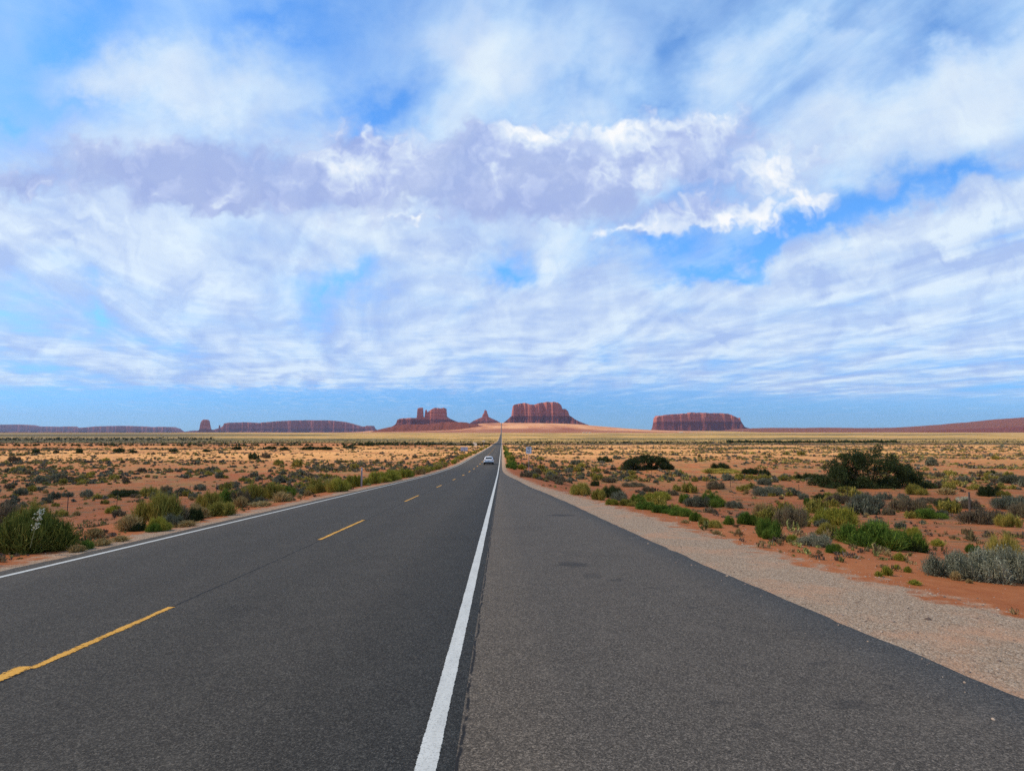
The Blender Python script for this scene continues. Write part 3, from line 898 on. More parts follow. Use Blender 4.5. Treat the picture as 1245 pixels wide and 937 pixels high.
# ------------------------------------------------------------------ unseen clouds overhead, placed towards the sun to shade parts of the desert
CLOUD_Z = 4200.0
m = bpy.data.materials.new('cloud_vapour')
m.use_nodes = True
g = Nodes(m.node_tree)
g.n.remove(g.n['Principled BSDF'])
df = g.new('ShaderNodeBsdfDiffuse'); df.inputs['Color'].default_value = (.95, .95, .97, 1)
tp = g.new('ShaderNodeBsdfTransparent')
mx = g.new('ShaderNodeMixShader')
ny = g.noise(g.new('ShaderNodeNewGeometry').outputs['Position'], 0.012, 4, 0.6)
g.put(mx.inputs[0], g.lin(ny, 0.3, 0.7, CLOUD_OPQ[0], CLOUD_OPQ[1]) if 'CLOUD_OPQ' in globals() else g.lin(ny, 0.3, 0.7, 0.14, 0.36))
g.l.new(tp.outputs[0], mx.inputs[1]); g.l.new(df.outputs[0], mx.inputs[2])
g.l.new(mx.outputs[0], g.n['Material Output'].inputs['Surface'])
CV, CF, CM = [], [], []
# (ground x, ground y, half width, half length) of the shade each cloud throws
shades = [(20, 10, 230, 85), (-260, 20, 200, 75), (330, 30, 220, 80), (-150, 620, 420, 90), (420, 640, 480, 90), (-900, 1500, 800, 420), (900, 330, 260, 90), (700, 1700, 700, 260), (-2200, 3200, 1300, 800), (1800, 3600, 1200, 500), (300, 3000, 500, 200)]
THICK = {3, 4, 5, 7, 8, 9, 10}
for q, (gx, gy, rx, ry) in enumerate(shades):
    k = CLOUD_Z / TO_SUN.z
    c = np.array([gx + TO_SUN.x * k, gy + TO_SUN.y * k, CLOUD_Z])
    n, mrows = 36, 10
    th = np.linspace(0, 2 * np.pi, n, endpoint=False)
    ph = np.linspace(-np.pi / 2, np.pi / 2, mrows)
    TH, PH = np.meshgrid(th, ph)
    rad = 1 + 0.45 * (fbm(np.cos(TH) * 2 + q * 9, np.sin(TH) * 2, 3, 70 + q) - 0.5)
    x_ = c[0] + rx * rad * np.cos(PH) * np.cos(TH)
    y_ = c[1] + ry * rad * np.cos(PH) * np.sin(TH)
    z_ = c[2] + 0.22 * ry * np.sin(PH) * (1.4 if True else 1)
    base = sum(len(v_) for v_ in CV)
    CV.append(np.stack([x_, y_, z_], -1).reshape(-1, 3))
    i = np.arange(mrows - 1)[:, None] * n + np.arange(n)[None, :]
    j = np.arange(mrows - 1)[:, None] * n + (np.arange(n)[None, :] + 1) % n
    CF.append((np.stack([i, j, j + n, i + n], -1).reshape(-1, 4)) + base)
    CM.append(np.full(n * (mrows - 1), 1 if q in THICK else 0, np.int32))
m2 = m.copy()
m2.name = 'thick_cloud_vapour'
for nd in m2.node_tree.nodes:
    if nd.type == 'MAP_RANGE':
        nd.inputs['To Min'].default_value = .34
        nd.inputs['To Max'].default_value = .62
me = raw_mesh('clouds', np.concatenate(CV), np.concatenate(CF), True)
tag(link('clouds', me, [m, m2]), kind='stuff')
me.polygons.foreach_set('material_index', np.concatenate(CM))

# ------------------------------------------------------------------ plants
def leaf_material(name, stops, trans=0.22, woody=None):
    """stops: colours of single blades from darkest to lightest; every blade picks its own"""
    m = bpy.data.materials.new(name)
    m.use_nodes = True
    g = Nodes(m.node_tree)
    b = g.n['Principled BSDF']
    isl = g.new('ShaderNodeNewGeometry').outputs['Random Per Island']
    oi = g.new('ShaderNodeObjectInfo').outputs['Random']
    tc = g.new('ShaderNodeTexCoord').outputs['Object']
    clump = g.noise(tc, 2.2, 3, 0.6)
    f = g.math('ADD', g.math('MULTIPLY', isl, 0.62), g.math('MULTIPLY', g.math('SUBTRACT', clump, 0.5), 0.9))
    f = g.math('ADD', f, g.math('MULTIPLY', oi, 0.30), clamp=True)
    n = len(stops)
    c = g.ramp(f, [(k / (n - 1), s) for k, s in enumerate(stops)])
    g.put(b.inputs['Base Color'], c)
    b.inputs['Roughness'].default_value = 0.8
    b.inputs['Specular IOR Level'].default_value = 0.12
    tl = g.new('ShaderNodeBsdfTranslucent')
    g.put(tl.inputs['Color'], c)
    mx = g.new('ShaderNodeMixShader')
    mx.inputs[0].default_value = trans
    g.l.new(b.outputs[0], mx.inputs[1]); g.l.new(tl.outputs[0], mx.inputs[2])
    g.l.new(mx.outputs[0], g.n['Material Output'].inputs['Surface'])
    return m


M = {
    'green': leaf_material('green_broom_leaves', [(0.0261, 0.05, 0.0088), (0.0653, 0.1125, 0.0154), (0.1232, 0.1875, 0.0242), (0.203, 0.2562, 0.0385), (0.29, 0.275, 0.066)]),
    'dark': leaf_material('dark_shrub_leaves', [(0.0125, 0.02, 0.0066), (0.03, 0.0425, 0.0132), (0.0562, 0.0725, 0.022), (0.0938, 0.1063, 0.0352)]),
    'olive': leaf_material('olive_shrub_leaves', [(0.072, 0.0661, 0.0138), (0.171, 0.152, 0.0276), (0.306, 0.2561, 0.046), (0.486, 0.3717, 0.0805), (0.612, 0.446, 0.115)]),
    'yellow': leaf_material('yellow_green_leaves', [(0.0972, 0.0982, 0.0132), (0.2268, 0.2224, 0.0275), (0.3888, 0.3375, 0.0495), (0.5508, 0.4449, 0.0825)]),
    'sage': leaf_material('sage_leaves', [(0.0405, 0.0442, 0.0276), (0.0945, 0.0988, 0.0598), (0.162, 0.1612, 0.1012), (0.243, 0.234, 0.1495), (0.297, 0.26, 0.1495)]),
    'silver': leaf_material('silver_leaves', [(0.1027, 0.0986, 0.0605), (0.2053, 0.196, 0.1218), (0.3381, 0.3192, 0.2058), (0.483, 0.448, 0.294)]),
    'purple': leaf_material('bare_twig_shrub', [(0.048, 0.0361, 0.0217), (0.1088, 0.0812, 0.0493), (0.184, 0.1383, 0.0809), (0.256, 0.1955, 0.1035), (0.16, 0.1579, 0.0592)]),
    'straw': leaf_material('dry_grass_blades', [(0.154, 0.0998, 0.035), (0.297, 0.1995, 0.075), (0.44, 0.3045, 0.12), (0.572, 0.42, 0.19)]),
    'white': leaf_material('white_flower_petals', [(.32, .30, .18), (.66, .62, .44), (.82, .79, .62)]),
}
m_bark = plain('grey_bark', (.13, .095, .07), 0.9, spec=0.1, var=0.35, scale=9)


def brush_mesh(name, rng, lobes, blades, width, leaves=0, leaf=0.05, splay=1.0, curl=0.10, lo_el=8, fill=0.35, tall=False):
    """unit shrub: footprint radius 1, height 1; lobes = (x, y, radius, height) sub clumps"""
    lob = np.array(lobes, float)
    area = lob[:, 2] ** 2 * (0.4 + lob[:, 3]); area /= area.sum()
    k = rng.choice(len(lob), blades, p=area)
    L = lob[k]
    az = rng.uniform(0, 2 * np.pi, blades)
    el = np.radians(lo_el + (90 - lo_el) * rng.random(blades) ** (0.75 if not tall else 0.5))
    rr = rng.uniform(0.55, 1.0, blades) ** fill * rng.normal(1.0, 0.09, blades)
    b0 = np.stack([L[:, 0], L[:, 1], np.zeros(blades)], -1)
    base_r = 0.42 * L[:, 2] * np.sqrt(rng.random(blades))
    ba = az + rng.normal(0, .9, blades)
    b0[:, 0] += base_r * np.cos(ba); b0[:, 1] += base_r * np.sin(ba)
    tip = np.stack([L[:, 0] + L[:, 2] * splay * np.cos(el) * np.cos(az) * rr, L[:, 1] + L[:, 2] * splay * np.cos(el) * np.sin(az) * rr, L[:, 3] * np.sin(el) * rr + .02], -1)
    b0 = b0 + (tip - b0) * rng.uniform(0.0, 0.35, blades)[:, None]
    mid = (b0 + tip) / 2 + rng.normal(0, curl * .5, (blades, 3)) + np.array([0, 0, curl])
    d = tip - b0
    sidev = np.cross(d, rng.normal(0, 1, (blades, 3)))
    sidev /= np.linalg.norm(sidev, axis=1)[:, None] + 1e-9
    w = (width * rng.uniform(.6, 1.3, blades))[:, None]
    V = np.stack([b0 - sidev * w * .7, b0 + sidev * w * .7, mid - sidev * w, mid + sidev * w, tip], 1)
    F = np.array([[0, 1, 3], [0, 3, 2], [2, 3, 4]])[None] + (np.arange(blades) * 5)[:, None, None]
    V = V.reshape(-1, 3); F = F.reshape(-1, 3)
    if leaves:
        q = rng.integers(0, blades, leaves)
        u = rng.uniform(.35, 1.0, leaves)[:, None]
        p = b0[q] * (1 - u) ** 2 + 2 * mid[q] * u * (1 - u) + tip[q] * u * u + rng.normal(0, leaf * .5, (leaves, 3))
        a = rng.normal(0, 1, (leaves, 3)); a[:, 2] += .5; a /= np.linalg.norm(a, axis=1)[:, None]
        c = np.cross(a, rng.normal(0, 1, (leaves, 3))); c /= np.linalg.norm(c, axis=1)[:, None] + 1e-9
        s = (leaf * rng.uniform(.6, 1.4, leaves))[:, None]
        LV = np.stack([p - a * s, p + c * s * .38, p + a * s, p - c * s * .38], 1).reshape(-1, 3)
        LF = (np.array([[0, 1, 2], [0, 2, 3]])[None] + (np.arange(leaves) * 4)[:, None, None]).reshape(-1, 3) + len(V)
        V = np.concatenate([V, LV]); F = np.concatenate([F, LF])
    V[:, 2] = np.maximum(V[:, 2], -0.03)
    return V, F


def lobes_for(rng, n, spread=.55, r=(.38, .6), h=(.6, 1.0)):
    out = [(0, 0, rng.uniform(*r) * 1.1, 1.0)]
    for i in range(n - 1):
        a = 2 * np.pi * (i + rng.uniform(-.3, .3)) / max(n - 1, 1)
        q = spread * rng.uniform(.7, 1.05)
        out.append((q * np.cos(a), q * np.sin(a), rng.uniform(*r), rng.uniform(*h)))
    return out


RNG = np.random.default_rng(11)
# near plants: fine blades; two meshes per habit
HAB = {}
for i in range(3):
    HAB['broom', i] = brush_mesh('broom', RNG, lobes_for(RNG, 6), 3400, .0085, 1500, .032, curl=.05)
    HAB['sage', i] = brush_mesh('sage', RNG, lobes_for(RNG, 7, .6), 1900, .0075, 4200, .030, curl=.09, lo_el=2)
    HAB['tuft', i] = brush_mesh('tuft', RNG, lobes_for(RNG, 2, .3, (.7, .9), (.7, 1)), 520, .022, 0, curl=.10, tall=True)
    HAB['tall', i] = brush_mesh('tall', RNG, lobes_for(RNG, 5, .5, (.35, .5), (.75, 1)), 2000, .0075, 500, .02, curl=.04, lo_el=16, splay=1.15, tall=True)
    HAB['mid', i] = brush_mesh('mid', RNG, lobes_for(RNG, 5), 420, .026, 420, .065, curl=.08)
    HAB['midtuft', i] = brush_mesh('midtuft', RNG, lobes_for(RNG, 3, .4, (.5, .7), (.7, 1)), 260, .034, 0, curl=.1, tall=True)
_mesh_cache = {}


def plant_mesh(kindname, hab, var, mat):
    k = (kindname, hab, var, mat)
    if k not in _mesh_cache:
        V, F = HAB[hab, var]
        me = raw_mesh(kindname, V, F)
        me.materials.append(M[mat])
        _mesh_cache[k] = me
    return _mesh_cache[k]


def plant(kindname, hab, mat, loc, rx, h, rz, label, group=None, ry=None, var=None, cat=None):
    me = plant_mesh(kindname, hab, random.randrange(3) if var is None else var, mat)
    o = bpy.data.objects.new(kindname, me)
    COL.objects.link(o)
    o.location = (loc[0], loc[1], loc[2] - 0.02)
    o.rotation_euler = (0, 0, rz)
    o.scale = (rx, ry or rx, h)
    return tag(o, label, cat or CAT[kindname], group)


CAT = {'green_rabbitbrush': 'shrub', 'olive_rabbitbrush': 'shrub', 'yellow_rabbitbrush': 'shrub', 'sagebrush': 'shrub', 'silver_sagebrush': 'shrub', 'dark_shrub': 'shrub',
       'bare_shrub': 'shrub', 'dry_grass_tuft': 'grass tuft', 'green_tuft': 'grass tuft', 'white_flower_shrub': 'flowers'}
KIND = {'G': ('green_rabbitbrush', 'broom', 'green'), 'O': ('olive_rabbitbrush', 'broom', 'olive'), 'Y': ('yellow_rabbitbrush', 'broom', 'yellow'), 'S': ('sagebrush', 'sage', 'sage'),
        'V': ('silver_sagebrush', 'sage', 'silver'), 'D': ('dark_shrub', 'sage', 'dark'), 'P': ('bare_shrub', 'sage', 'purple'), 'T': ('dry_grass_tuft', 'tuft', 'straw'), 'g': ('green_tuft', 'tuft', 'green'),
        'y': ('green_tuft', 'tuft', 'yellow'), 'W': ('white_flower_shrub', 'mid', 'white'), 'K': ('dry_grass_tuft', 'tall', 'straw'), 'H': ('green_rabbitbrush', 'tall', 'green'), 'L': ('olive_rabbitbrush', 'tall', 'olive')}
random.seed(5)
# (kind, photo x, photo y of the foot, width px, height px, label)
PL = [
    # left corner
    ('L', 40, 652, 46, 46, 'tall tan and olive broom standing behind the green shrub in the left corner'),
    ('P', 6, 650, 44, 40, 'grey purple twiggy shrub behind the left corner thicket, at the left border'),
    ('D', 68, 668, 38, 30, 'dark grey green mound at the right end of the left corner thicket'),
    ('G', 104, 668, 17, 12, 'small bright green tuft in dry verge grass just right of the left corner thicket'),
    ('T', 92, 672, 22, 10, 'straw grass tuft between the left corner thicket and the small bright green tuft'),
    ('T', 124, 664, 30, 9, 'low straw grass spreading along the gravel right of the small bright green tuft'),
    ('T', 146, 659, 26, 8, 'low straw grass strip on the verge before the big olive brown shrub'),
    ('D', 168, 646, 26, 10, 'low dark green shrub at the left foot of the big olive brown shrub'),
    ('Y', 136, 624, 14, 8, 'small yellow green mound at the foot of a fence post on the left flat'),
    ('D', 150, 604, 42, 9, 'long low dark shrub on red sand directly behind the left fence posts'),
    # big roadside clump on the left
    ('L', 192, 640, 58, 44, 'big olive brown shrub, the tallest in the clump beside the left lane'),
    ('P', 214, 636, 32, 24, 'purple brown twiggy shrub in the middle of the clump beside the left lane'),
    ('D', 233, 634, 24, 18, 'dark round shrub right of the purple brown twiggy one by the left lane'),
    ('S', 207, 641, 24, 17, 'pale blue green mound in front of the big olive brown shrub by the left lane'),
    ('G', 186, 647, 18, 11, 'small bright green mound at the gravel edge before the big olive brown shrub'),
    ('Y', 194, 646, 26, 18, 'yellow green shrub between the small green mound and the pale blue green mound'),
    ('T', 225, 641, 36, 8, 'dry yellow grass strip in front of the dark round shrub by the left lane'),
    ('L', 252, 622, 36, 26, 'olive shrub left of centre in the second clump beside the left lane'),
    ('O', 264, 628, 42, 18, 'wide yellow olive shrub at the front of the second clump beside the left lane'),
    ('G', 274, 615, 24, 20, 'dark green round shrub at the back of the second clump beside the left lane'),
    ('P', 291, 614, 22, 19, 'grey twiggy shrub right of the dark green round one by the left lane'),
    ('L', 306, 612, 36, 26, 'tall olive yellow shrub right of the grey twiggy one by the left lane'),
    ('O', 330, 607, 34, 20, 'olive shrub after the tall olive yellow one along the left lane'),
    ('G', 348, 604, 22, 14, 'rounded green shrub at the far end of the roadside clump by the left lane'),
    ('T', 318, 616, 34, 7, 'straw grass strip at the foot of the tall olive yellow shrub by the left lane'),
    # dark bushes on the left flats
    ('D', 309, 559, 14, 9, 'dark bush on the pale left flat, leftmost of a loose pair with a grey one'),
    ('P', 323, 557, 13, 8, 'grey bush on the pale left flat right of a dark one'),
    ('O', 338, 566, 16, 8, 'olive green bush on the pale left flat in front of the grey one'),
    ('O', 361, 568, 13, 10, 'olive bush standing alone on the pale left flat, right of the others'),
    ('D', 287, 547, 11, 5, 'small dark bush under the red bank, left of the long dark row'),
    ('D', 327, 546.5, 17, 4.5, 'dark low bush on the red bank between two smaller ones'),
    ('D', 346, 547.5, 14, 5, 'dark bush at the left end of the longest dark row on the red bank'),
    ('D', 378, 547, 26, 5, 'long dark bush in the middle of the red bank far left of the road'),
    ('D', 396, 547, 20, 5, 'dark bush at the right end of the long dark row on the red bank'),
    ('D', 425, 545, 24, 3.5, 'thin dark bush on the red bank nearest the road'),
    ('D', 43, 551, 12, 5.5, 'dark bush on the red bank above the left corner thicket'),
    ('D', 68, 551, 8, 4, 'little dark bush right of the far left one on the red bank'),
    ('D', 96, 551, 10, 6.5, 'round dark bush alone on the red bank above the left fence posts'),
    ('D', 145, 550, 15, 6, 'biggest dark bush on the left part of the red bank'),
    ('D', 161, 550.5, 13, 4, 'flat dark bush touching the biggest one on the red bank'),
    ('D', 211, 549.5, 12, 4, 'flat dark bush on the red bank between the biggest one and the lone tower'),
    ('D', 250, 549.5, 12, 4, 'flat dark bush on the red bank below the lone rock tower'),
    # right of the road, near
    ('H', 934, 655, 38, 26, 'bright green grassy shrub at the gravel edge, brightest in its clump'),
    ('H', 938, 657, 26, 15, 'small bright green shrub pressed against the front of the brightest one'),
    ('G', 908, 638, 26, 17, 'mid green mound left of the bright green grassy shrub'),
    ('K', 929, 634, 34, 24, 'tall dry yellowish grass standing behind the bright green grassy shrub'),
    ('P', 960, 640, 38, 28, 'dark grey purple dome shrub right of the bright green grassy shrub'),
    ('S', 968, 639, 18, 12, 'grey green patch at the right foot of the dark grey purple dome shrub'),
    ('G', 886, 638, 14, 12, 'small round green shrub left of the mid green mound'),
    ('O', 867, 642, 24, 10, 'flat olive shrub at the gravel edge left of the small round green one'),
    ('T', 898, 650, 9, 9, 'thin straw tuft on bare sand in front of the mid green mound'),
    ('T', 872, 650, 12, 6, 'low straw tuft on sand below the flat olive shrub'),
    ('Y', 965, 659, 18, 10, 'small yellow green tuft right of the bright green grassy shrub'),
    ('V', 990, 665, 36, 17, 'low silver grey shrub at the gravel edge'),
    ('G', 1014, 673, 20, 13, 'bright green tuft at the right of the low silver grey shrub'),
    ('Y', 1020, 673, 14, 13, 'yellow green tuft touching the bright green one before the wide green shrub'),
    ('Y', 1016, 640, 56, 25, 'large rounded yellow green shrub with flowering top'),
    ('O', 1006, 652, 30, 18, 'olive shrub with a brown base in front of the large yellow green one'),
    ('L', 1030, 650, 20, 16, 'straw and olive tuft between the yellow green shrub and the wide green one'),
    ('G', 1062, 667, 84, 34, 'very wide dark green shrub, the largest green one right of the road'),
    ('G', 1100, 669, 48, 26, 'right hand half of the widest green shrub, lower and rounder'),
    ('D', 1118, 671, 18, 16, 'dark green rounded shrub at the right tip of the widest green one'),
    ('Y', 1112, 652, 18, 12, 'yellow green tuft behind the right end of the widest green shrub'),
    ('y', 1141, 664, 20, 10, 'low green yellow tuft alone on sand right of the widest green shrub'),
    ('T', 1079, 676, 12, 7, 'brownish tuft at the front foot of the widest green shrub'),
    ('y', 1094, 682, 16, 11, 'green yellow tuft on sand, topmost of four small ones in the open sand'),
    ('y', 1091, 692, 10, 7, 'tiny green yellow tuft between two others in the open sand'),
    ('y', 1104, 696, 11, 9, 'round green tuft on sand, rightmost in the open sand row'),
    ('y', 1078, 700, 15, 13, 'green tuft in front of the open sand row, taller of a pair'),
    ('y', 1068, 701, 11, 8, 'lower left green tuft of the pair in front of the open sand row'),
    ('y', 1113, 712, 18, 8, 'flat green tuft nearest the gravel on the right'),
    ('S', 1160, 704, 62, 33, 'grey sagebrush with pointed left tip, left part of the big silver thicket'),
    ('V', 1190, 707, 70, 40, 'big silver sagebrush thicket in the middle near the right border'),
    ('V', 1228, 708, 66, 44, 'silver grey sagebrush cut by the right border'),
    ('G', 1185, 702, 26, 18, 'bright green sprig growing inside the big silver sagebrush'),
    ('L', 1226, 692, 46, 46, 'tall yellow green broom rising behind the silver sagebrush at the right border'),
    ('G', 1183, 672, 16, 12, 'small green tuft peeking out behind the big silver sagebrush'),
    ('T', 1163, 706, 14, 13, 'small yellow brown tuft before the pointed tip of the grey sagebrush'),
    ('T', 1178, 709, 9, 7, 'tiny dry tuft on sand in front of the big silver sagebrush'),
    # right, along the gravel
    ('O', 706, 602, 28, 16, 'olive green shrub at the far end of the gravel row on the right'),
    ('D', 723, 591, 11, 8, 'little dark green shrub behind the far end of the gravel row'),
    ('L', 727, 608, 22, 15, 'pale olive grass shrub right of the olive green one in the gravel row'),
    ('D', 745, 606, 26, 18, 'dark green shrub standing highest in the gravel row'),
    ('S', 754, 609, 20, 13, 'grey green shrub right of the highest dark one in the gravel row'),
    ('Y', 744, 614, 17, 8, 'bright yellow green mound low at the gravel below the dark shrub'),
    ('O', 763, 615, 24, 9, 'olive mound right of the bright yellow green one at the gravel'),
    ('G', 776, 611, 18, 11, 'dark green rounded shrub in the middle of the gravel row'),
    ('Y', 800, 609, 38, 11, 'yellow green shrub stretched along the back of the gravel row'),
    ('G', 786, 620, 28, 11, 'bright green low shrub left of centre at the front of the gravel row'),
    ('G', 806, 624, 30, 11, 'bright green low shrub at the front centre of the gravel row'),
    ('G', 828, 628, 30, 12, 'bright green low shrub at the right front of the gravel row'),
    ('G', 832, 612, 14, 12, 'dark green round shrub behind the right part of the gravel row'),
    ('S', 848, 617, 34, 15, 'wide grey green shrub at the right end of the gravel row'),
    ('G', 846, 634, 17, 13, 'compact dark green shrub closing the gravel row on the right'),
    ('T', 833, 636, 14, 5, 'flat straw tuft on sand beside the compact dark green shrub'),
    ('O', 856, 638, 14, 10, 'olive tuft between the compact dark green shrub and the flat olive one'),
    ('G', 866, 617, 30, 18, 'rounded green grey shrub standing behind the flat olive one'),
    ('S', 892, 618, 20, 10, 'small grey shrub right of the rounded green grey one'),
    # right, further
    ('P', 676, 586, 28, 9, 'brown dry shrub where the gravel row begins, far end'),
    ('P', 740, 587, 18, 7, 'brown purple low shrub behind the dark one of the gravel row'),
    ('P', 771, 592, 30, 6, 'long low brown shrub behind the middle of the gravel row'),
    ('P', 788, 598, 16, 7, 'grey twiggy shrub behind the yellow green one of the gravel row'),
    ('P', 813, 602, 24, 7, 'grey brown shrub behind the right part of the gravel row'),
    ('P', 870, 595, 22, 11, 'grey brown shrub on open sand between fence posts on the right'),
    ('S', 936, 603, 42, 13, 'wide grey green shrub by the right fence, in open sand'),
    ('D', 930, 579, 13, 10, 'dark green round shrub on open sand left of the big dark tree'),
    ('S', 930, 590, 18, 9, 'grey green mound in front of the dark green round one on open sand'),
    ('D', 913, 577, 22, 8, 'dark green shrub on open sand, left of a taller one'),
    ('O', 878, 575, 48, 6, 'long low olive shrub under the right side of the grey thicket'),
    ('D', 876, 570, 22, 8, 'dark rounded shrub right of the dark thicket on the right flat'),
    ('D', 736, 562, 20, 7, 'dark shrub on the flat left of the dark thicket'),
    ('D', 980, 584, 24, 10, 'dark low shrub just left of the big dark tree'),
    ('G', 983, 614, 13, 9, 'small bright green tuft on sand left of the small dark green shrub'),
    ('D', 997, 608, 14, 9, 'small dark green shrub on sand near a thin fence post'),
    ('P', 1018, 613, 28, 13, 'grey purple shrub in front of the big dark tree, left one'),
    ('S', 1054, 618, 42, 20, 'grey green sagebrush in front of the big dark tree, middle one'),
    ('P', 1102, 622, 42, 20, 'grey purple shrub below the right foot of the big dark tree'),
    ('L', 1028, 600, 24, 9, 'yellow dry broom right under the big dark tree'),
    ('O', 1113, 602, 24, 14, 'olive yellow bush at the right foot of the big dark tree'),
    ('T', 1150, 602, 30, 9, 'tan grass patch right of the big dark tree'),
    ('P', 1132, 612, 28, 8, 'dark low twiggy shrub between the grey purple one and the white flowers'),
    ('D', 1152, 618, 26, 13, 'dark grey shrub just left of the white flowers'),
    ('W', 1171, 610, 15, 7, 'patch of white flowers among dark shrubs on the right'),
    ('P', 1180, 619, 22, 12, 'dark twiggy shrub right below the white flowers'),
    ('G', 1131, 631, 34, 13, 'green grassy mound on sand in front of the grey purple shrub'),
    ('D', 1203, 604, 26, 15, 'dark green shrub on the right, behind the tall fence post'),
    ('O', 1219, 604, 18, 8, 'olive shrub touching the dark green one near the right border'),
    ('S', 1226, 620, 44, 17, 'wide green grey shrub behind the fence near the right border'),
    ('P', 1194, 638, 52, 21, 'broad grey purple shrub in front of the tall fence post'),
    ('L', 1228, 641, 30, 18, 'tan grey grass shrub right of the broad grey purple one'),
    ('P', 1243, 630, 28, 20, 'grey purple shrub cut by the right border, above the tan grass'),
    ('S', 1232, 588, 30, 12, 'grey green mound on pale sand near the right border'),
    ('D', 1206, 577, 12, 6, 'little dark shrub on pale sand left of the grey green mound'),
    ('P', 640, 580, 14, 8, 'purple brown shrub behind the first gravel on the right verge'),
    ('P', 652, 577, 14, 8, 'second purple brown shrub on the right verge, toward the speed sign'),
]
NEAR = {}
for code, px, py, w, h, lab in PL:
    nm, hab, mat = KIND[code]
    p = at(px, py)
    if p.y > 130:
        hab = 'mid' if hab in ('broom', 'sage', 'tall') else 'midtuft'
    rx = px_size(w, p.y) / 2 * 1.3
    hh = px_size(h, p.y) * 1.0
    q = Vector((p.x, p.y, 0)).normalized() * min(rx * .75, 1.2)
    p = Vector((p.x + q.x, p.y + q.y, 0)); p.z = float(ground_z(p.x, p.y)) 
    o = plant(nm, hab, mat, p, rx, hh, random.choice((0, math.pi)) + random.uniform(-.3, .3), lab, ry=min(rx, max(rx * .75, 1.2)))
    NEAR[lab] = o

# the corner thicket on the left with a white flower spike
pc = at(16, 676)
pc.x -= .25
t = empty('green_shrub', (pc.x, pc.y + .75, float(ground_z(pc.x, pc.y + .75))))
tag(t, 'large dark green shrub in the left corner with a creamy white flower spike', 'shrub')
V, F = brush_mesh('f', RNG, lobes_for(RNG, 8, .6), 6500, .0075, 3500, .026, curl=.05)
fo = link('foliage', raw_mesh('foliage', V, F), leaf_material('verge_thicket_leaves', [(.028, .042, .008), (.085, .105, .018), (.18, .185, .034), (.31, .27, .06), (.40, .32, .10)]), t)
fo.scale = (1.05, .70, .88)
bm = bmesh.new()
spk = lambda u: Vector((.46 + .20 * u, -.62 - .05 * u, .18 + .72 * u + .04 * math.sin(u * 3)))
for k in range(6):
    bm_tube(bm, spk(k / 6), spk((k + 1) / 6), .005, .004, 6)
st = bm_link('flower_stalk', bm, plain('pale_stalk', (.22, .22, .10), .8), t)
bm = bmesh.new()
rr_ = random.Random(4)
for k in range(150):
    u = 0.45 + 0.55 * k / 150
    if .60 < u < .68 or .82 < u < .86 or k % 3 == 0:
        continue
    c_ = spk(u) + Vector((rr_.gauss(0, .032), rr_.gauss(0, .028), rr_.gauss(0, .014)))
    e = Euler((rr_.uniform(-1, 1), rr_.uniform(-1, 1), rr_.uniform(0, 6))).to_matrix().to_4x4()
    bmesh.ops.create_icosphere(bm, subdivisions=1, radius=rr_.uniform(.012, .022), matrix=Matrix.Translation(c_) @ e @ Matrix.Diagonal((1, .5, .8, 1)))
bm_link('blossom', bm, M['white'], st)

# ------------------------------------------------------------------ the big dark tree and the dark thicket
def leafy(name, parent, rng, blobs, n, leaf, mat):
    """crown of many small leaves in uneven blobs (x, y, z, radius)"""
    B = np.array(blobs, float)
    wgt = B[:, 3] ** 2; wgt /= wgt.sum()
    k = rng.choice(len(B), n, p=wgt)
    d = rng.normal(0, 1, (n, 3)); d /= np.linalg.norm(d, axis=1)[:, None]
    r = B[k, 3] * (0.35 + 0.65 * rng.random(n) ** .45) * rng.normal(1, .10, n)
    # twiggy sprays: leaves gather round spray axes
    p = B[k, :3] + d * r[:, None]
    p[:, 2] = np.where(p[:, 2] < .05, rng.uniform(.03, .5, n), p[:, 2])
    a = d + rng.normal(0, .6, (n, 3)); a[:, 2] += .35; a /= np.linalg.norm(a, axis=1)[:, None]
    c = np.cross(a, rng.normal(0, 1, (n, 3))); c /= np.linalg.norm(c, axis=1)[:, None] + 1e-9
    s = (leaf * rng.uniform(.5, 1.5, n))[:, None]
    V = np.stack([p - a * s, p + c * s * .42, p + a * s * 1.2, p - c * s * .42], 1).reshape(-1, 3)
    F = (np.array([[0, 1, 2], [0, 2, 3]])[None] + (np.arange(n) * 4)[:, None, None]).reshape(-1, 3)
    return link(name, raw_mesh(name, V, F), mat, parent)


def woody(name, nm_label, foot, w, h, prof, n, leaf, mat, depth, seed, twig=True, cat='shrub'):
    """multi stemmed desert tree: prof gives crown height against position across, -1..1"""
    rng = np.random.default_rng(seed)
    y = foot.y + depth * .45
    x = foot.x * y / foot.y
    t = empty(name, (x, y, float(ground_z(x, y)) - .05))
    tag(t, nm_label, cat)
    blobs = []
    fx = smooth_curve([p[0] for p in prof], [p[1] for p in prof])
    for i in range(130):
        u = rng.uniform(-1, 1); v = rng.uniform(-1, 1)
        hh = float(fx(u)) * h * (1 - .35 * v * v)
        z = hh * (rng.random() ** .55 if i < 95 else .18 * rng.random())
        r = rng.uniform(.055, .125) * w * .5 + .1
        z = min(z, hh - r * .6)
        blobs.append((u * w / 2 * .94, v * depth / 2, max(z, .15), r))
    bm = bmesh.new()
    for i in range(16):
        bx, by, bz, br = blobs[rng.integers(0, len(blobs))]
        p0 = Vector((bx * .25 + rng.uniform(-.3, .3), by * .3, -.1)); p3 = Vector((bx, by, bz))
        p1 = p0.lerp(p3, .4) + Vector((0, 0, .3)); r0 = rng.uniform(.06, .12)
        bm_tube(bm, p0, p1, r0, r0 * .7, 7); bm_tube(bm, p1, p3, r0 * .7, .02, 7)
    bm_link('trunk', bm, m_bark, t)
    leafy('crown', t, rng, blobs, n, leaf, mat)
    return t


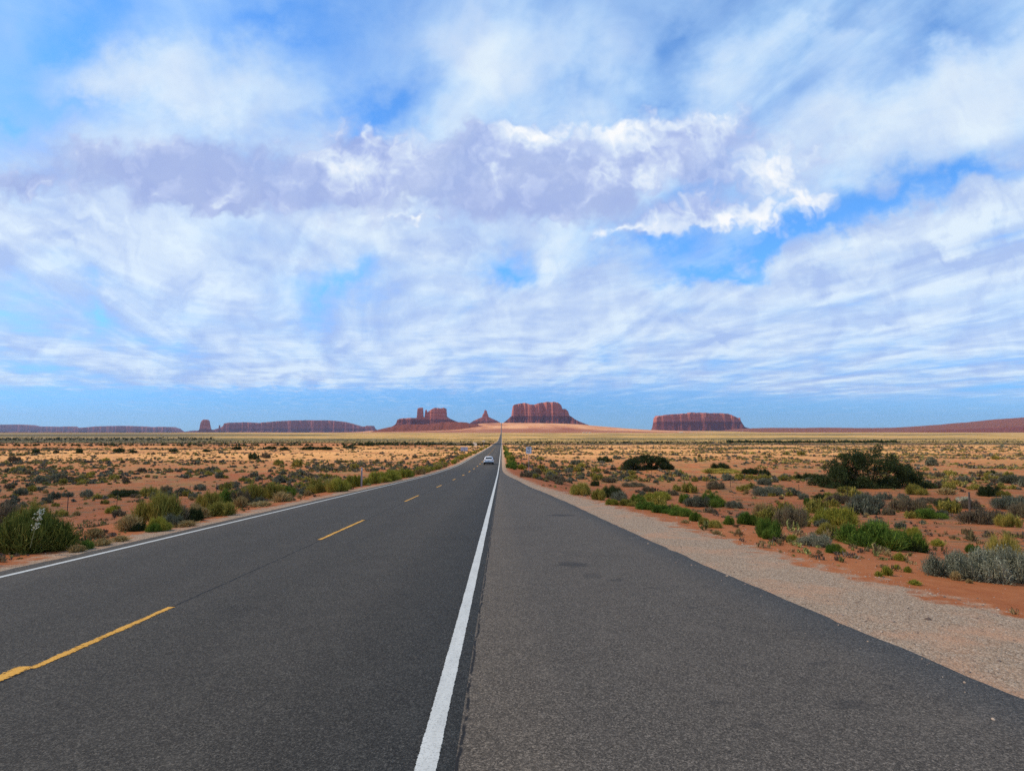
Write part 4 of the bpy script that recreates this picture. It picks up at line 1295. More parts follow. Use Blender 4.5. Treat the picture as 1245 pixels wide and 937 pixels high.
f0 = at(1058, 594)
woody('juniper_tree', 'big dark spreading tree with two humps on red sand right of the road', f0, px_size(128, f0.y), px_size(55, f0.y) * 1.04,
      [(-1, .12), (-.9, .42), (-.72, .55), (-.5, .80), (-.36, .86), (-.2, .74), (-.02, .80), (.12, .98), (.26, .95), (.42, .70), (.6, .60), (.78, .48), (.92, .30), (1, .12)], 60000, .085, M['dark'], px_size(60, f0.y), 3, cat='tree')
f1 = at(787, 571.5)
woody('saltcedar_thicket', 'dark grey green rounded thicket standing alone on the flat, right of the speed sign', f1, px_size(62, f1.y), px_size(17, f1.y) * 1.1,
      [(-1, .35), (-.85, .62), (-.6, .75), (-.35, .98), (-.1, .95), (.15, .97), (.4, .92), (.6, .80), (.85, .55), (1, .25)], 26000, .11, M['dark'], px_size(30, f1.y), 8)

# ------------------------------------------------------------------ shrubs in rows along the verges
def side_row(n, xfun, y0, y1, codes, label, group, hpx=(0.55, 1.15), seed=1):
    rg = random.Random(seed)
    for i in range(n):
        u = (i + rg.random()) / n
        y = y0 * (y1 / y0) ** u
        x = xfun(y, rg)
        if 37 < y < 43 and x < 0 and x > -10.6:
            x -= 1.6
        code = rg.choice(codes)
        nm, hab, mat = KIND[code]
        if y > 60:
            hab = 'mid' if hab in ('broom', 'sage', 'tall') else 'midtuft'
        h = rg.uniform(*hpx)
        p = (x, y, float(ground_z(x, y)))
        plant(nm, hab, mat, p, h * rg.uniform(.7, 1.25), h, rg.uniform(0, 6.28), label[nm], group, var=rg.randrange(3))


LV = {'green_rabbitbrush': 'green leafy shrub in the row growing along the left edge line', 'olive_rabbitbrush': 'olive shrub in the row growing along the left edge line',
      'yellow_rabbitbrush': 'yellow green shrub in the row growing along the left edge line', 'sagebrush': 'grey green shrub in the row growing along the left edge line',
      'dry_grass_tuft': 'straw grass tuft on the verge along the left edge line', 'dark_shrub': 'dark shrub in the row growing along the left edge line'}
RV = {k: v.replace('left edge line', 'right edge line beyond the pull off') for k, v in LV.items()}
side_row(120, lambda y, r: -9.15 - abs(r.gauss(0, .9)), 33, 460, 'YOOYYLYK', LV, 'shrubs along the left verge', (.45, 1.05), seed=2)
side_row(40, lambda y, r: -9.5 - abs(r.gauss(0, .45)), 13, 300, 'T', LV, 'grass along the left verge', (.22, .5), seed=3)
side_row(64, lambda y, r: 1.25 + abs(r.gauss(0, .8)), 86, 460, 'GGYOGL', RV, 'shrubs along the right verge', (.5, 1.2), seed=4)

# ------------------------------------------------------------------ scrub of the flats: the nearest as single plants, the far ones as one cover
rg = np.random.default_rng(77)
N = 150000
yy = 24 * (1700 / 24) ** (rg.random(N) ** .62)
sx_ = rg.uniform(-.98, .96, N)
xx_ = sx_ * yy
cl = fbm(xx_ / 16, yy / 16, 3, 51)
cl2 = fbm(xx_ / 85, yy / 120, 3, 52)
keep_p = sstep(.36, .66, cl) * (0.35 + .9 * sstep(.35, .65, cl2))
# density wanted per square metre, sampled against the sampling density
u_ = np.log(yy / 24) / np.log(1700 / 24)
pdf = N * (1 / .62) * u_ ** (1 / .62 - 1) / (yy * np.log(1700 / 24)) / (1.94 * yy)
want = np.where(yy < 130, .24, np.where(yy < 420, .14, .045))
want = want * np.where((yy > 170) & (yy < 340) & (xx_ < -30) & (xx_ > -170), .32, 1.0)
want = want * np.where((yy > 380) & (yy < 520) & (xx_ < -30), .5, 1.0)
ok = rg.random(N) < np.clip(keep_p * want * 1.9 / pdf, 0, 1)
out = np.maximum(left_gravel(yy) - xx_, xx_ - gravel_edge(yy))
ok &= (out > 2.2) & ~((yy < 26) & (xx_ > 0) & (out < 9)) & ~((np.abs(xx_ - f0.x) < 9) & (np.abs(yy - f0.y - 3) < 7))
ok &= ~((yy < 75) & (rg.random(N) < .55)) & ~((yy < 55) & (xx_ > 0) & (rg.random(N) < .6)) 
X_, Y_ = xx_[ok], yy[ok]
out = out[ok]
n = len(X_)
kind = np.where(rg.random(n) < .34, 0, np.where(rg.random(n) < .60, 1, np.where(rg.random(n) < .36, 2, 3)))     # sage, olive, bare, straw tuft
size = np.exp(rg.normal(-.70, .40, n)) * np.where(kind == 3, .6, 1.0) * (1 + .25 * (Y_ > 300))
hgt = size * rg.uniform(.6, 1.0, n)
Zg = ground_z(X_, Y_)
vis = size / Y_
print('scrub', n, 'per kind', np.bincount(kind))
SK = [('sagebrush', 'mid', 'sage', 'grey green sagebrush'), ('olive_rabbitbrush', 'mid', 'olive', 'olive scrub bush'), ('bare_shrub', 'mid', 'purple', 'brown twiggy bush'), ('dry_grass_tuft', 'midtuft', 'straw', 'dry straw tuft')]
single = np.zeros(n, bool)
for k, (nm, hab, mat, words_) in enumerate(SK):
    idx = np.where(kind == k)[0]
    idx = idx[np.argsort(-vis[idx])][:205]
    single[idx] = True
    for i in idx:
        x, y = X_[i], Y_[i]
        side_ = 'left' if x < 0 else 'right'
        fen = FENCE_L(y) if x < 0 else FENCE_R(y)
        zone = 'between the road and the wire fence' if abs(x) < abs(fen) else ('just beyond the wire fence' if abs(x) < abs(fen) + 25 else 'scattered out on the open flat')
        plant(nm, hab, mat, (x, y, Zg[i]), size[i] * .95, hgt[i], float(rg.uniform(0, 6.28)), '%s %s on the %s' % (words_, zone, side_), 'scrub of the %s flat' % side_)

far = np.where(~single)[0]
protoV, protoF = [], []
for i in range(6):
    V, F = brush_mesh('far', RNG, lobes_for(RNG, 4), 26, .20, 10, .24, curl=.06, lo_el=4)
    protoV.append(V); protoF.append(F)
ov, of, oc = [], [], []
base = 0
PALS = np.array([[.160, .150, .098], [.27, .22, .066], [.16, .120, .090], [.44, .31, .13]])
for i in far:
    V, F = protoV[i % 6], protoF[i % 6]
    a = rg.uniform(0, 6.28); ca, sa = math.cos(a), math.sin(a)
    s = size[i]
    vx = (V[:, 0] * ca - V[:, 1] * sa) * s + X_[i]; vy = (V[:, 0] * sa + V[:, 1] * ca) * s + Y_[i]; vz = V[:, 2] * hgt[i] + Zg[i] - .02
    ov.append(np.stack([vx, vy, vz], -1)); of.append(F + base); base += len(V)
    c = PALS[kind[i]] * rg.uniform(.6, 1.25) * np.array([1, rg.uniform(.9, 1.08), 1])
    oc.append(np.repeat(np.append(c, 1.0)[None], len(V), 0))
me = raw_mesh('scrub', np.concatenate(ov), np.concatenate(of))
ca_ = me.color_attributes.new('tint', 'FLOAT_COLOR', 'POINT')
ca_.data.foreach_set('color', np.concatenate(oc).astype(np.float32).ravel())
m = bpy.data.materials.new('scrub_leaves')
m.use_nodes = True
g = Nodes(m.node_tree)
b = g.n['Principled BSDF']
vc = g.new('ShaderNodeVertexColor', layer_name='tint').outputs['Color']
isl = g.new('ShaderNodeNewGeometry').outputs['Random Per Island']
g.put(b.inputs['Base Color'], g.vmath('MULTIPLY', vc, g.comb(*[g.lin(isl, 0, 1, .55, 1.45)] * 3)))
b.inputs['Roughness'].default_value = .85
b.inputs['Specular IOR Level'].default_value = .1
tag(link('scrub', me, m), kind='stuff')

# low herbs and dead tufts on the ground between the shrubs
rg = np.random.default_rng(15)
n = 9000
y = 7 * (95 / 7) ** rg.random(n)
x = y * rg.uniform(-.95, .95, n)
dens = fbm(x / 4.5, y / 4.5, 3, 81)
o_ = np.maximum(left_gravel(y) - x, x - gravel_edge(y))
k_ = (o_ > .15) & (dens + .28 * (rg.random(n) - .5) > np.where(x > 0, .54, .47))
x, y = x[k_], y[k_]
z = ground_z(x, y)
hv, hf, hc, hb = [], [], [], 0
protoH = [brush_mesh('herb', RNG, lobes_for(RNG, 3, .5), 34, .05, 0, curl=.12, lo_el=4) for _ in range(5)]
HP = np.array([[.30, .20, .09], [.17, .13, .055], [.14, .10, .07], [.20, .20, .06]])
for i in range(len(x)):
    V, F = protoH[i % 5]
    a = rg.uniform(0, 6.28); ca, sa = math.cos(a), math.sin(a)
    s_ = math.exp(rg.normal(-1.95, .45)); h_ = s_ * rg.uniform(.4, .9)
    hv.append(np.stack([(V[:, 0] * ca - V[:, 1] * sa) * s_ + x[i], (V[:, 0] * sa + V[:, 1] * ca) * s_ + y[i], V[:, 2] * h_ + z[i] - .004], -1))
    hf.append(F + hb); hb += len(V)
    c = HP[rg.integers(0, 4)] * rg.uniform(.6, 1.3)
    hc.append(np.repeat(np.append(c, 1.0)[None], len(V), 0))
print('herbs', len(x))
me = raw_mesh('ground_herbs', np.concatenate(hv), np.concatenate(hf))
ca_ = me.color_attributes.new('tint', 'FLOAT_COLOR', 'POINT')
ca_.data.foreach_set('color', np.concatenate(hc).astype(np.float32).ravel())
tag(link('ground_herbs', me, m), kind='stuff')

# dark lines of brush in the washes beyond the flats
ov, of = [], []; base = 0
rg = np.random.default_rng(5)


def wash(px0, px1, py, n, hmin, hmax, jit=.6):
    global base
    for i in range(n):
        u = rg.random()
        p = at(px0 + (px1 - px0) * u, py + jit * (rg.random() - .5))
        V, F = protoV[i % 6], protoF[i % 6]
        h = rg.uniform(hmin, hmax); s = h * rg.uniform(.7, 1.5)
        a = rg.uniform(0, 6.28); ca, sa = math.cos(a), math.sin(a)
        ov.append(np.stack([(V[:, 0] * ca - V[:, 1] * sa) * s + p.x, (V[:, 0] * sa + V[:, 1] * ca) * s + p.y, V[:, 2] * h + p.z - .05], -1))
        of.append(F + base); base += len(V)


wash(885, 1090, 538.0, 210, 2.0, 4.6, .8)
wash(625, 880, 538.4, 160, 1.0, 2.4, .6)
wash(1080, 1245, 537.2, 60, .9, 1.8, .8)
wash(430, 596, 541.0, 130, 1.0, 2.2, 1.0)
wash(0, 430, 541.5, 120, .8, 1.8, 1.2)
wash(0, 260, 533.5, 520, 1.5, 3.2, 3.5)
wash(240, 600, 537.0, 160, .9, 1.8, 3.0)
wash(625, 1245, 536.0, 260, .9, 1.8, 3.0)
tag(link('brush_belt', raw_mesh('brush_belt', np.concatenate(ov), np.concatenate(of)), M['dark']), kind='stuff')

# ------------------------------------------------------------------ wire fences
m_post = plain('weathered_steel_post', (.055, .045, .040), .7, .3, var=.4)
m_wood = plain('weathered_wood_post', (.10, .075, .058), .9, var=.4)
m_wire = plain('fence_wire', (.10, .09, .085), .6, .6)


def fence(label, fx, ys, wood_at=(), seed=1):
    rg = random.Random(seed)
    y0 = ys[0]
    t = empty('wire_fence', (float(fx(y0)), y0, float(ground_z(fx(y0), y0))))
    tag(t, label, 'fence')
    base = t.location.copy()
    tops = []
    proto = None
    for y in ys:
        x = float(fx(y)) + rg.uniform(-.15, .15)
        z = float(ground_z(x, y))
        wood = any(abs(y - w) < 2.0 for w in wood_at)
        h = 1.55 if wood else 1.25 + rg.uniform(-.06, .06)
        lean = Vector((rg.uniform(-.05, .05), rg.uniform(-.05, .05), 0)) * h
        bm = bmesh.new()
        p0 = Vector((0, 0, -.35)); p1 = Vector((lean.x, lean.y, h))
        if wood:
            bm_tube(bm, p0, p1, .075, .065, 9)
        else:       # studded T section
            q = (p1 - p0).to_track_quat('Z', 'Y').to_matrix().to_4x4()
            bm_box(bm, (p0 + p1) / 2, (.060, .008, (p1 - p0).length), q)
            bm_box(bm, (p0 + p1) / 2 + Vector((0, .022, 0)), (.008, .036, (p1 - p0).length - .004), q)
        o = bm_link('post', bm, m_wood if wood else m_post, t)
        o.location = Vector((x, y, z)) - base
        tops.append(Vector((x, y, z)) - base + lean * .9)
    for hz_ in (.42, .78, 1.12):
        bm = bmesh.new()
        for a, b_ in zip(tops[:-1], tops[1:]):
            m_ = a.lerp(b_, .5) + Vector((0, 0, hz_ - .03))
            bm_tube(bm, a + Vector((0, 0, hz_)), m_, .0045, n=4)
            bm_tube(bm, m_, b_ + Vector((0, 0, hz_)), .0045, n=4)
        bm_link('wire', bm, m_wire, t)


fence('low wire fence on thin dark posts crossing the red flat left of the road', FENCE_L, [24 + 5.6 * i for i in range(26)], seed=3)
yr = [22, 27, 33, 39, 45, 51, 57, 63.5, 70, 76, 82, 88, 94, 100, 106, 112, 119, 126, 133, 140, 148, 156]
fence('low wire fence on thin posts beyond the roadside shrubs, right of the road', FENCE_R, yr, wood_at=(45,), seed=4)

# ------------------------------------------------------------------ signs and markers
m_zinc = plain('galvanised_steel', (.34, .34, .35), .45, .75, var=.15)
m_alu = plain('bare_sign_back', (.52, .52, .56), .5, .35, var=.1)
m_face = plain('sign_white', (.80, .80, .78), .5, var=.03)
m_cream = plain('sign_cream', (.78, .72, .55), .5, var=.03)
m_ink = plain('sign_black', (.012, .012, .012), .5, var=.1)
m_dely = plain('marker_yellow', (.80, .62, .05), .5, var=.08)
m_refl = plain('marker_reflector', (.75, .72, .60), .25, var=.05)


def rounded_panel(bm, w, h, r, y0, y1, cz, turn=0.0):
    pts = []
    for cx_, cz_, a0 in ((w / 2 - r, h / 2 - r, 0), (-w / 2 + r, h / 2 - r, 90), (-w / 2 + r, -h / 2 + r, 180), (w / 2 - r, -h / 2 + r, 270)):
        for k in range(5):
            a = R(a0 + 22.5 * k)
            pts.append((cx_ + r * math.cos(a), cz_ + r * math.sin(a)))
    c_, s_ = math.cos(turn), math.sin(turn)
    pts = [(a * c_ - b_ * s_, a * s_ + b_ * c_) for a, b_ in pts]
    f = [bm.verts.new((a, y0, cz + b_)) for a, b_ in pts]
    k = [bm.verts.new((a, y1, cz + b_)) for a, b_ in pts]
    bm.faces.new(f); bm.faces.new(k[::-1])
    n = len(pts)
    for i in range(n):
        bm.faces.new((f[i], k[i], k[(i + 1) % n], f[(i + 1) % n]))
    bmesh.ops.recalc_face_normals(bm, faces=bm.faces)


def text_mesh(body, size, parent, loc, mat, name='lettering', sx=1.0):
    cu = bpy.data.curves.new(name, 'FONT')
    cu.body = body; cu.size = size; cu.align_x = 'CENTER'; cu.align_y = 'CENTER'; cu.extrude = .0015; cu.offset = .004
    tmp = bpy.data.objects.new(name + '_tmp', cu)
    me = bpy.data.meshes.new_from_object(tmp)
    bpy.data.objects.remove(tmp); bpy.data.curves.remove(cu)
    me.transform(Matrix.Diagonal((sx, 1, 1, 1)))
    o = link(name, me, mat, parent)
    o.location = loc; o.rotation_euler = (R(90), 0, 0)
    return o


def sign_post(t, x, h, y=.03, r=.028):
    bm = bmesh.new()
    bm_box(bm, (x, y, h / 2 - .2), (r * 2, r * 1.4, h + .4))
    return bm_link('post', bm, m_zinc, t)


def base_at(x, y):
    return (x, y, float(ground_z(x, y)))


# speed limit sign
ys_ = 70.0
t = empty('speed_limit_sign', base_at(33 / 720 * ys_ - .02, ys_), R(-4))
tag(t, 'white rectangular speed limit sign with black numbers on the right verge', 'road sign')
hs = 1.75 - (547 - 522) * ys_ / 720 - t.location.z
sign_post(t, 0, hs + .45)
bm = bmesh.new(); rounded_panel(bm, .66, .82, .05, -.012, -.008, hs); bm_link('panel', bm, m_face, t)
bm = bmesh.new()
for (cx_, cz_, w_, h_) in ((0, .375, .60, .016), (0, -.375, .60, .016), (-.292, 0, .016, .734), (.292, 0, .016, .734)):
    bm_box(bm, (cx_, -.0135, hs + cz_), (w_, .003, h_))
bm_link('border', bm, m_ink, t)
text_mesh('SPEED', .15, t, (0, -.0135, hs + .27), m_ink)
text_mesh('LIMIT', .15, t, (0, -.0135, hs + .125), m_ink)
text_mesh('65', .40, t, (0, -.0135, hs - .15), m_ink, sx=.95)

# backs of signs on the left verge
t = empty('road_sign', base_at(-10.5, 167.0), R(3))
tag(t, 'wide grey back of a road sign, nearest sign on the left verge', 'road sign')
hs = 1.75 - (545.4 - 522) * 167 / 720 - t.location.z
sign_post(t, 0, hs + .5, y=-.03, r=.05)
bm = bmesh.new(); rounded_panel(bm, 1.95, 1.12, .06, .0, .006, hs); bm_link('panel', bm, m_alu, t)
bm = bmesh.new(); bm_box(bm, (0, -.02, hs + .3), (1.8, .03, .06)); bm_box(bm, (0, -.02, hs - .3), (1.8, .03, .06)); bm_link('brace', bm, m_zinc, t)

t = empty('road_sign', base_at(-10.3, 236.0), R(-5))
tag(t, 'cream rectangular sign on the left verge, second one along the road', 'road sign')
hs = 1.75 - (540.1 - 522) * 236 / 720 - t.location.z
sign_post(t, 0, hs + .4, r=.05)
bm = bmesh.new(); rounded_panel(bm, 1.0, 1.2, .06, -.012, -.004, hs); bm_link('panel', bm, m_cream, t)
t = empty('road_sign', base_at(-12.0, 258.0), R(8))
tag(t, 'small pale diamond sign behind the cream rectangular one on the left verge', 'road sign')
hs = 1.75 - (538.3 - 522) * 258 / 720 - t.location.z
sign_post(t, 0, hs + .3, r=.045)
bm = bmesh.new(); rounded_panel(bm, .8, .8, .05, -.012, -.004, hs, R(45)); bm_link('panel', bm, m_cream, t)
t = empty('road_sign', base_at(-10.6, 352.0), R(-3))
tag(t, 'farthest pale sign on the left verge, wide and low like a letter T', 'road sign')
hs = 1.75 - (536.0 - 522) * 352 / 720 - t.location.z
sign_post(t, 0, hs + .3, r=.10)
bm = bmesh.new(); rounded_panel(bm, 1.6, .8, .06, -.012, -.004, hs); bm_link('panel', bm, m_cream, t)


def marker(x, y, h, mat, label, name='delineator_post'):
    t = empty(name, base_at(x, y))
    tag(t, label, 'marker post')
    bm = bmesh.new(); rounded_panel(bm, .10, h + .3, .03, -.01, .01, h / 2 - .15); bm_link('stake', bm, mat, t)
    bm = bmesh.new(); rounded_panel(bm, .075, .14, .02, -.014, -.0105, h - .14); bm_link('reflector', bm, m_refl, t)
    return t


marker((442 - 610) / 720 * 39.5, 39.5, 1.28, m_zinc, 'thin grey marker post on the left verge beside the white line')
marker(-9.3, 188.0, 1.75, m_dely, 'yellow marker post in the shrubs of the left verge')
marker(1.85, 200.0, 1.75, m_dely, 'yellow marker post in the green growth of the right verge')

# ------------------------------------------------------------------ the car ahead
m_car, g, b = material('white_car_paint')
g.put(b.inputs['Base Color'], (.84, .84, .84)); b.inputs['Roughness'].default_value = .28; b.inputs['Specular IOR Level'].default_value = .5
b.inputs['Coat Weight'].default_value = .5
m_glass, g, b = material('dark_car_glass')
g.put(b.inputs['Base Color'], (.012, .014, .016)); b.inputs['Roughness'].default_value = .06; b.inputs['Specular IOR Level'].default_value = .5
m_black = plain('black_trim', (.010, .010, .011), .6)
m_tyre = plain('tyre_rubber', (.014, .014, .014), .85)
m_rim = plain('wheel_alloy', (.45, .45, .46), .35, .8)
m_red = plain('tail_lamp_red', (.20, .012, .010), .25, var=.1)
m_plate = plain('plate_white', (.62, .62, .60), .4, var=.1)

CY_ = 108.0
cx_ = (594.3 - 610) / 720 * CY_
slope = math.atan((float(road_near(CY_ + 3)) - float(road_near(CY_ - 3))) / 6)
car = empty('car', (cx_, CY_, float(np.interp(CY_ + 2, RY, RZ + lift)) - 2 * math.tan(slope) + .004))
car.rotation_euler = (slope, 0, R(.6))
tag(car, 'white car driving away in the right lane, seen from behind', 'car')
bm = bmesh.new()
stn = [(.0, .72, .42, .84), (.06, .86, .36, .95), (.30, .905, .30, 1.02), (.9, .925, .24, 1.0), (2.3, .93, .22, .98), (3.5, .92, .22, .96), (4.2, .87, .24, .84), (4.5, .78, .30, .72), (4.6, .60, .36, .62)]
rings = []
for y, hw, z0, z1 in stn:
    d = z1 - z0
    half = [(hw * .62, z0), (hw * .93, z0 + .04), (hw, z0 + .30 * d), (hw * .995, z0 + .62 * d), (hw * .93, z1 - .06 * d), (hw * .72, z1)]
    ring = [bm.verts.new((x, y, z)) for x, z in half] + [bm.verts.new((-x, y, z)) for x, z in half[::-1]]
    rings.append(ring)
for A, B in zip(rings[:-1], rings[1:]):
    n = len(A)
    for i in range(n):
        bm.faces.new((A[i], B[i], B[(i + 1) % n], A[(i + 1) % n]))
bm.faces.new(rings[0]); bm.faces.new(rings[-1][::-1])
# cabin
lo = [(.40, .80), (.95, .83), (2.6, .83), (3.45, .78)]
hi = [(.95, .56), (1.35, .62), (2.1, .62), (2.5, .57)]
cb = []
for (y, hw), (yt, ht) in zip(lo, hi):
    half = [(hw, y, .93), (hw * .985, y + .05 * (yt - y), .99), (ht + .05, y + .92 * (yt - y), 1.38), (ht * .80, yt, 1.46)]
    cb.append([bm.verts.new(p) for p in half] + [bm.verts.new((-p[0], p[1], p[2])) for p in half[::-1]])
for A, B in zip(cb[:-1], cb[1:]):
    n = len(A)
    for i in range(n):
        bm.faces.new((A[i], B[i], B[(i + 1) % n], A[(i + 1) % n]))
bm.faces.new(cb[0]); bm.faces.new(cb[-1][::-1])
bmesh.ops.recalc_face_normals(bm, faces=bm.faces)
ob = bm_link('body', bm, m_car, car, True)
sb = ob.modifiers.new('round', 'SUBSURF'); sb.levels = 2; sb.render_levels = 2


def pane(name, pts, mat, parent, push):
    bm = bmesh.new()
    v = [bm.verts.new(Vector(p) + Vector(push)) for p in pts]
    w_ = [bm.verts.new(Vector(p) - Vector(push) * .5) for p in pts]
    bm.faces.new(v); bm.faces.new(w_[::-1])
    n = len(v)
    for i in range(n):
        bm.faces.new((v[i], w_[i], w_[(i + 1) % n], v[(i + 1) % n]))
    bmesh.ops.recalc_face_normals(bm, faces=bm.faces)
    bmesh.ops.bevel(bm, geom=[e for e in bm.edges if e.calc_length() < .08], offset=.004, segments=1, affect='EDGES')
    return bm_link(name, bm, mat, parent)


pane('rear_window', [(-.66, .50, 1.03), (.66, .50, 1.03), (.54, .80, 1.325), (-.54, .80, 1.325)], m_glass, car, (0, -.03, .03))
pane('windscreen', [(-.68, 3.22, 1.02), (.68, 3.22, 1.02), (.54, 2.62, 1.36), (-.54, 2.62, 1.36)], m_glass, car, (0, .03, .03))
for s in (-1, 1):
    pane('side_window', [(s * .785, 1.02, 1.03), (s * .785, 1.92, 1.03), (s * .655, 1.92, 1.34), (s * .655, 1.32, 1.34)], m_glass, car, (s * .022, 0, .008))
    pane('side_window', [(s * .785, 2.0, 1.03), (s * .775, 2.95, 1.03), (s * .655, 2.3, 1.34), (s * .655, 2.0, 1.34)], m_glass, car, (s * .022, 0, .008))
    pane('tail_light', [(s * .55, -.005, .80), (s * .84, .05, .80), (s * .85, .06, .93), (s * .56, .03, .93)], m_red, car, (0, -.022, 0))
    bm = bmesh.new(); bm_box(bm, (s * .99, 2.85, 1.03), (.17, .10, .13)); bm_box(bm, (s * .89, 2.85, .99), (.10, .05, .05))
    bmesh.ops.bevel(bm, geom=bm.edges[:], offset=.02, segments=2, affect='EDGES'); bm_link('wing_mirror', bm, m_black, car)
    pane('door_handle', [(s * .925, 1.35, .86), (s * .925, 1.53, .86), (s * .925, 1.53, .89), (s * .925, 1.35, .89)], m_black, car, (s * .01, 0, 0))
    for yy_ in (.86, 3.62):
        wh = empty('wheel', (s * .80, yy_, .33)); wh.parent = car
        bm = bmesh.new()
        bmesh.ops.create_cone(bm, cap_ends=True, segments=28, radius1=.33, radius2=.33, depth=.23, matrix=Matrix.Rotation(R(90), 4, 'Y'))
        bmesh.ops.bevel(bm, geom=[e for e in bm.edges if len(e.link_faces) == 2 and any(len(f.verts) > 4 for f in e.link_faces)], offset=.04, segments=3, affect='EDGES')
        bm_link('tyre', bm, m_tyre, wh, True)
        bm = bmesh.new()
        bmesh.ops.create_cone(bm, cap_ends=True, segments=24, radius1=.215, radius2=.20, depth=.03, matrix=Matrix.Translation((s * .115, 0, 0)) @ Matrix.Rotation(R(90 * s), 4, 'Y'))
        for q in range(5):
            a = 2 * math.pi * q / 5
            bm_box(bm, (s * .135, .11 * math.cos(a), .11 * math.sin(a)), (.02, .05, .20), Matrix.Rotation(a - math.pi / 2, 4, 'X'))
        bm_link('rim', bm, m_rim, wh)
bm = bmesh.new(); bm_box(bm, (0, .09, .40), (1.62, .26, .20)); bm_box(bm, (0, 1.9, .26), (1.5, 3.2, .12))
bmesh.ops.bevel(bm, geom=bm.edges[:], offset=.03, segments=2, affect='EDGES'); bm_link('lower_bumper', bm, m_black, car)
bm = bmesh.new(); bm_box(bm, (0, -.015, .70), (.32, .02, .16)); bm_link('number_plate', bm, m_plate, car)
bm = bmesh.new(); bm_box(bm, (0, -.005, .90), (.95, .03, .035)); bm_link('boot_trim', bm, m_zinc, car)
bm = bmesh.new(); bm_tube(bm, (.45, .12, .30), (.45, -.04, .30), .04, n=10); bm_link('exhaust', bm, m_zinc, car)

# ------------------------------------------------------------------ tiny houses at the foot of the hill
m_wall = plain('house_plaster', (.62, .52, .38), .9)
m_roof = plain('house_roof', (.50, .44, .36), .8)
m_win = plain('house_window', (.03, .035, .04), .2)


def house(px, py, w, dpt, h, label, rz):
    p = at(px, py)
    t = empty('house', (p.x, p.y, p.z), rz)
    tag(t, label, 'house', 'houses under the hill')
    bm = bmesh.new(); bm_box(bm, (0, 0, h / 2 - .3), (w, dpt, h + .6)); bm_link('wall', bm, m_wall, t)
    bm = bmesh.new()
    a = [bm.verts.new(v) for v in ((-w / 2 - .5, -dpt / 2 - .5, h), (w / 2 + .5, -dpt / 2 - .5, h), (w / 2 + .5, dpt / 2 + .5, h), (-w / 2 - .5, dpt / 2 + .5, h), (-w / 2 - .5, 0, h + 2.2), (w / 2 + .5, 0, h + 2.2))]
    for f in ((0, 1, 5, 4), (2, 3, 4, 5), (0, 4, 3), (1, 2, 5), (3, 2, 1, 0)):
        bm.faces.new([a[i] for i in f])
    bm_link('roof', bm, m_roof, t)
    for k in (-.3, .3):
        bm = bmesh.new(); bm_box(bm, (w * k, -dpt / 2 - .03, h * .55), (1.4, .1, 1.2)); bm_link('window', bm, m_win, t)
    bm = bmesh.new(); bm_box(bm, (0, -dpt / 2 - .03, 1.05), (1.1, .1, 2.1)); bm_link('door', bm, m_win, t)


house(709.5, 526.3, 16, 9, 5, 'left one of the tiny cream houses at the foot of the orange hill', .2)
house(713, 526.4, 13, 9, 7, 'middle one of the tiny cream houses, tallest, at the foot of the orange hill', -.1)
house(717, 526.3, 18, 9, 4.5, 'right one of the tiny cream houses at the foot of the orange hill', .1)
house(828, 525.9, 38, 14, 6, 'long pale building alone below the flat red mesa on the right', .05)

# ------------------------------------------------------------------ loose stones
rg = np.random.default_rng(9)


def stone_protos():
    out = []
    for k in range(5):
        bm = bmesh.new(); bmesh.ops.create_icosphere(bm, subdivisions=1, radius=1)
        V = np.array([v.co[:] for v in bm.verts]); F = np.array([[v.index for v in f.verts] for f in bm.faces]); bm.free()
        V = V * (1 + .28 * rg.normal(0, 1, (len(V), 1)).clip(-1, 1)) * np.array([1, .8, .55])
        out.append((V, F))
    return out


SP = stone_protos()


def stones(name, pts, sizes, mat):
    ov, of, base = [], [], 0
    for i, ((x, y), s) in enumerate(zip(pts, sizes)):
        V, F = SP[i % 5]
        a = rg.uniform(0, 6.28); ca, sa = math.cos(a), math.sin(a)
        ov.append(np.stack([(V[:, 0] * ca - V[:, 1] * sa) * s + x, (V[:, 0] * sa + V[:, 1] * ca) * s + y, V[:, 2] * s], -1))
        of.append(F + base); base += len(V)
    V = np.concatenate(ov)
    xy = np.array(pts)
    z = ground_z(xy[:, 0], xy[:, 1])
    on_slab = (xy[:, 0] > LEFT_EDGE) & (xy[:, 0] < apron_edge(xy[:, 1]))
    z = np.repeat(np.where(on_slab, np.interp(xy[:, 1], RY, RZ + lift), z), 12)
    V[:, 2] += z
    tag(link(name, raw_mesh(name, V, np.concatenate(of)), mat), kind='stuff')


m_stone = bpy.data.materials.new('gravel_stone')
m_stone.use_nodes = True
g = Nodes(m_stone.node_tree); b = g.n['Principled BSDF']
isl = g.new('ShaderNodeNewGeometry').outputs['Random Per Island']
g.put(b.inputs['Base Color'], g.ramp(isl, [(0, (.10, .07, .055)), (.35, (.30, .21, .155)), (.7, (.36, .26, .18)), (1, (.46, .35, .26))]))
b.inputs['Roughness'].default_value = .9; b.inputs['Specular IOR Level'].default_value = .15
n = 11000
y = 2.0 + 32 * rg.random(n) ** 1.5
u = rg.random(n)
x0, x1 = apron_edge(y) + .02, gravel_edge(y) + .4
x = x0 + (x1 - x0) * u
spill = rg.random(n) < .03
x = np.where(spill, apron_edge(y) - np.abs(rg.normal(0, .22, n)), x)
lf = rg.random(n) < .22
x = np.where(lf, LEFT_EDGE - .05 - .95 * rg.random(n), x)
stones('gravel', list(zip(x, y)), np.clip(np.exp(rg.normal(-5.0, .55, n)), .003, .045), m_stone)
n = 2500
y = 6 + 40 * rg.random(n)
x = gravel_edge(y) + .3 + 14 * rg.random(n) ** 1.6
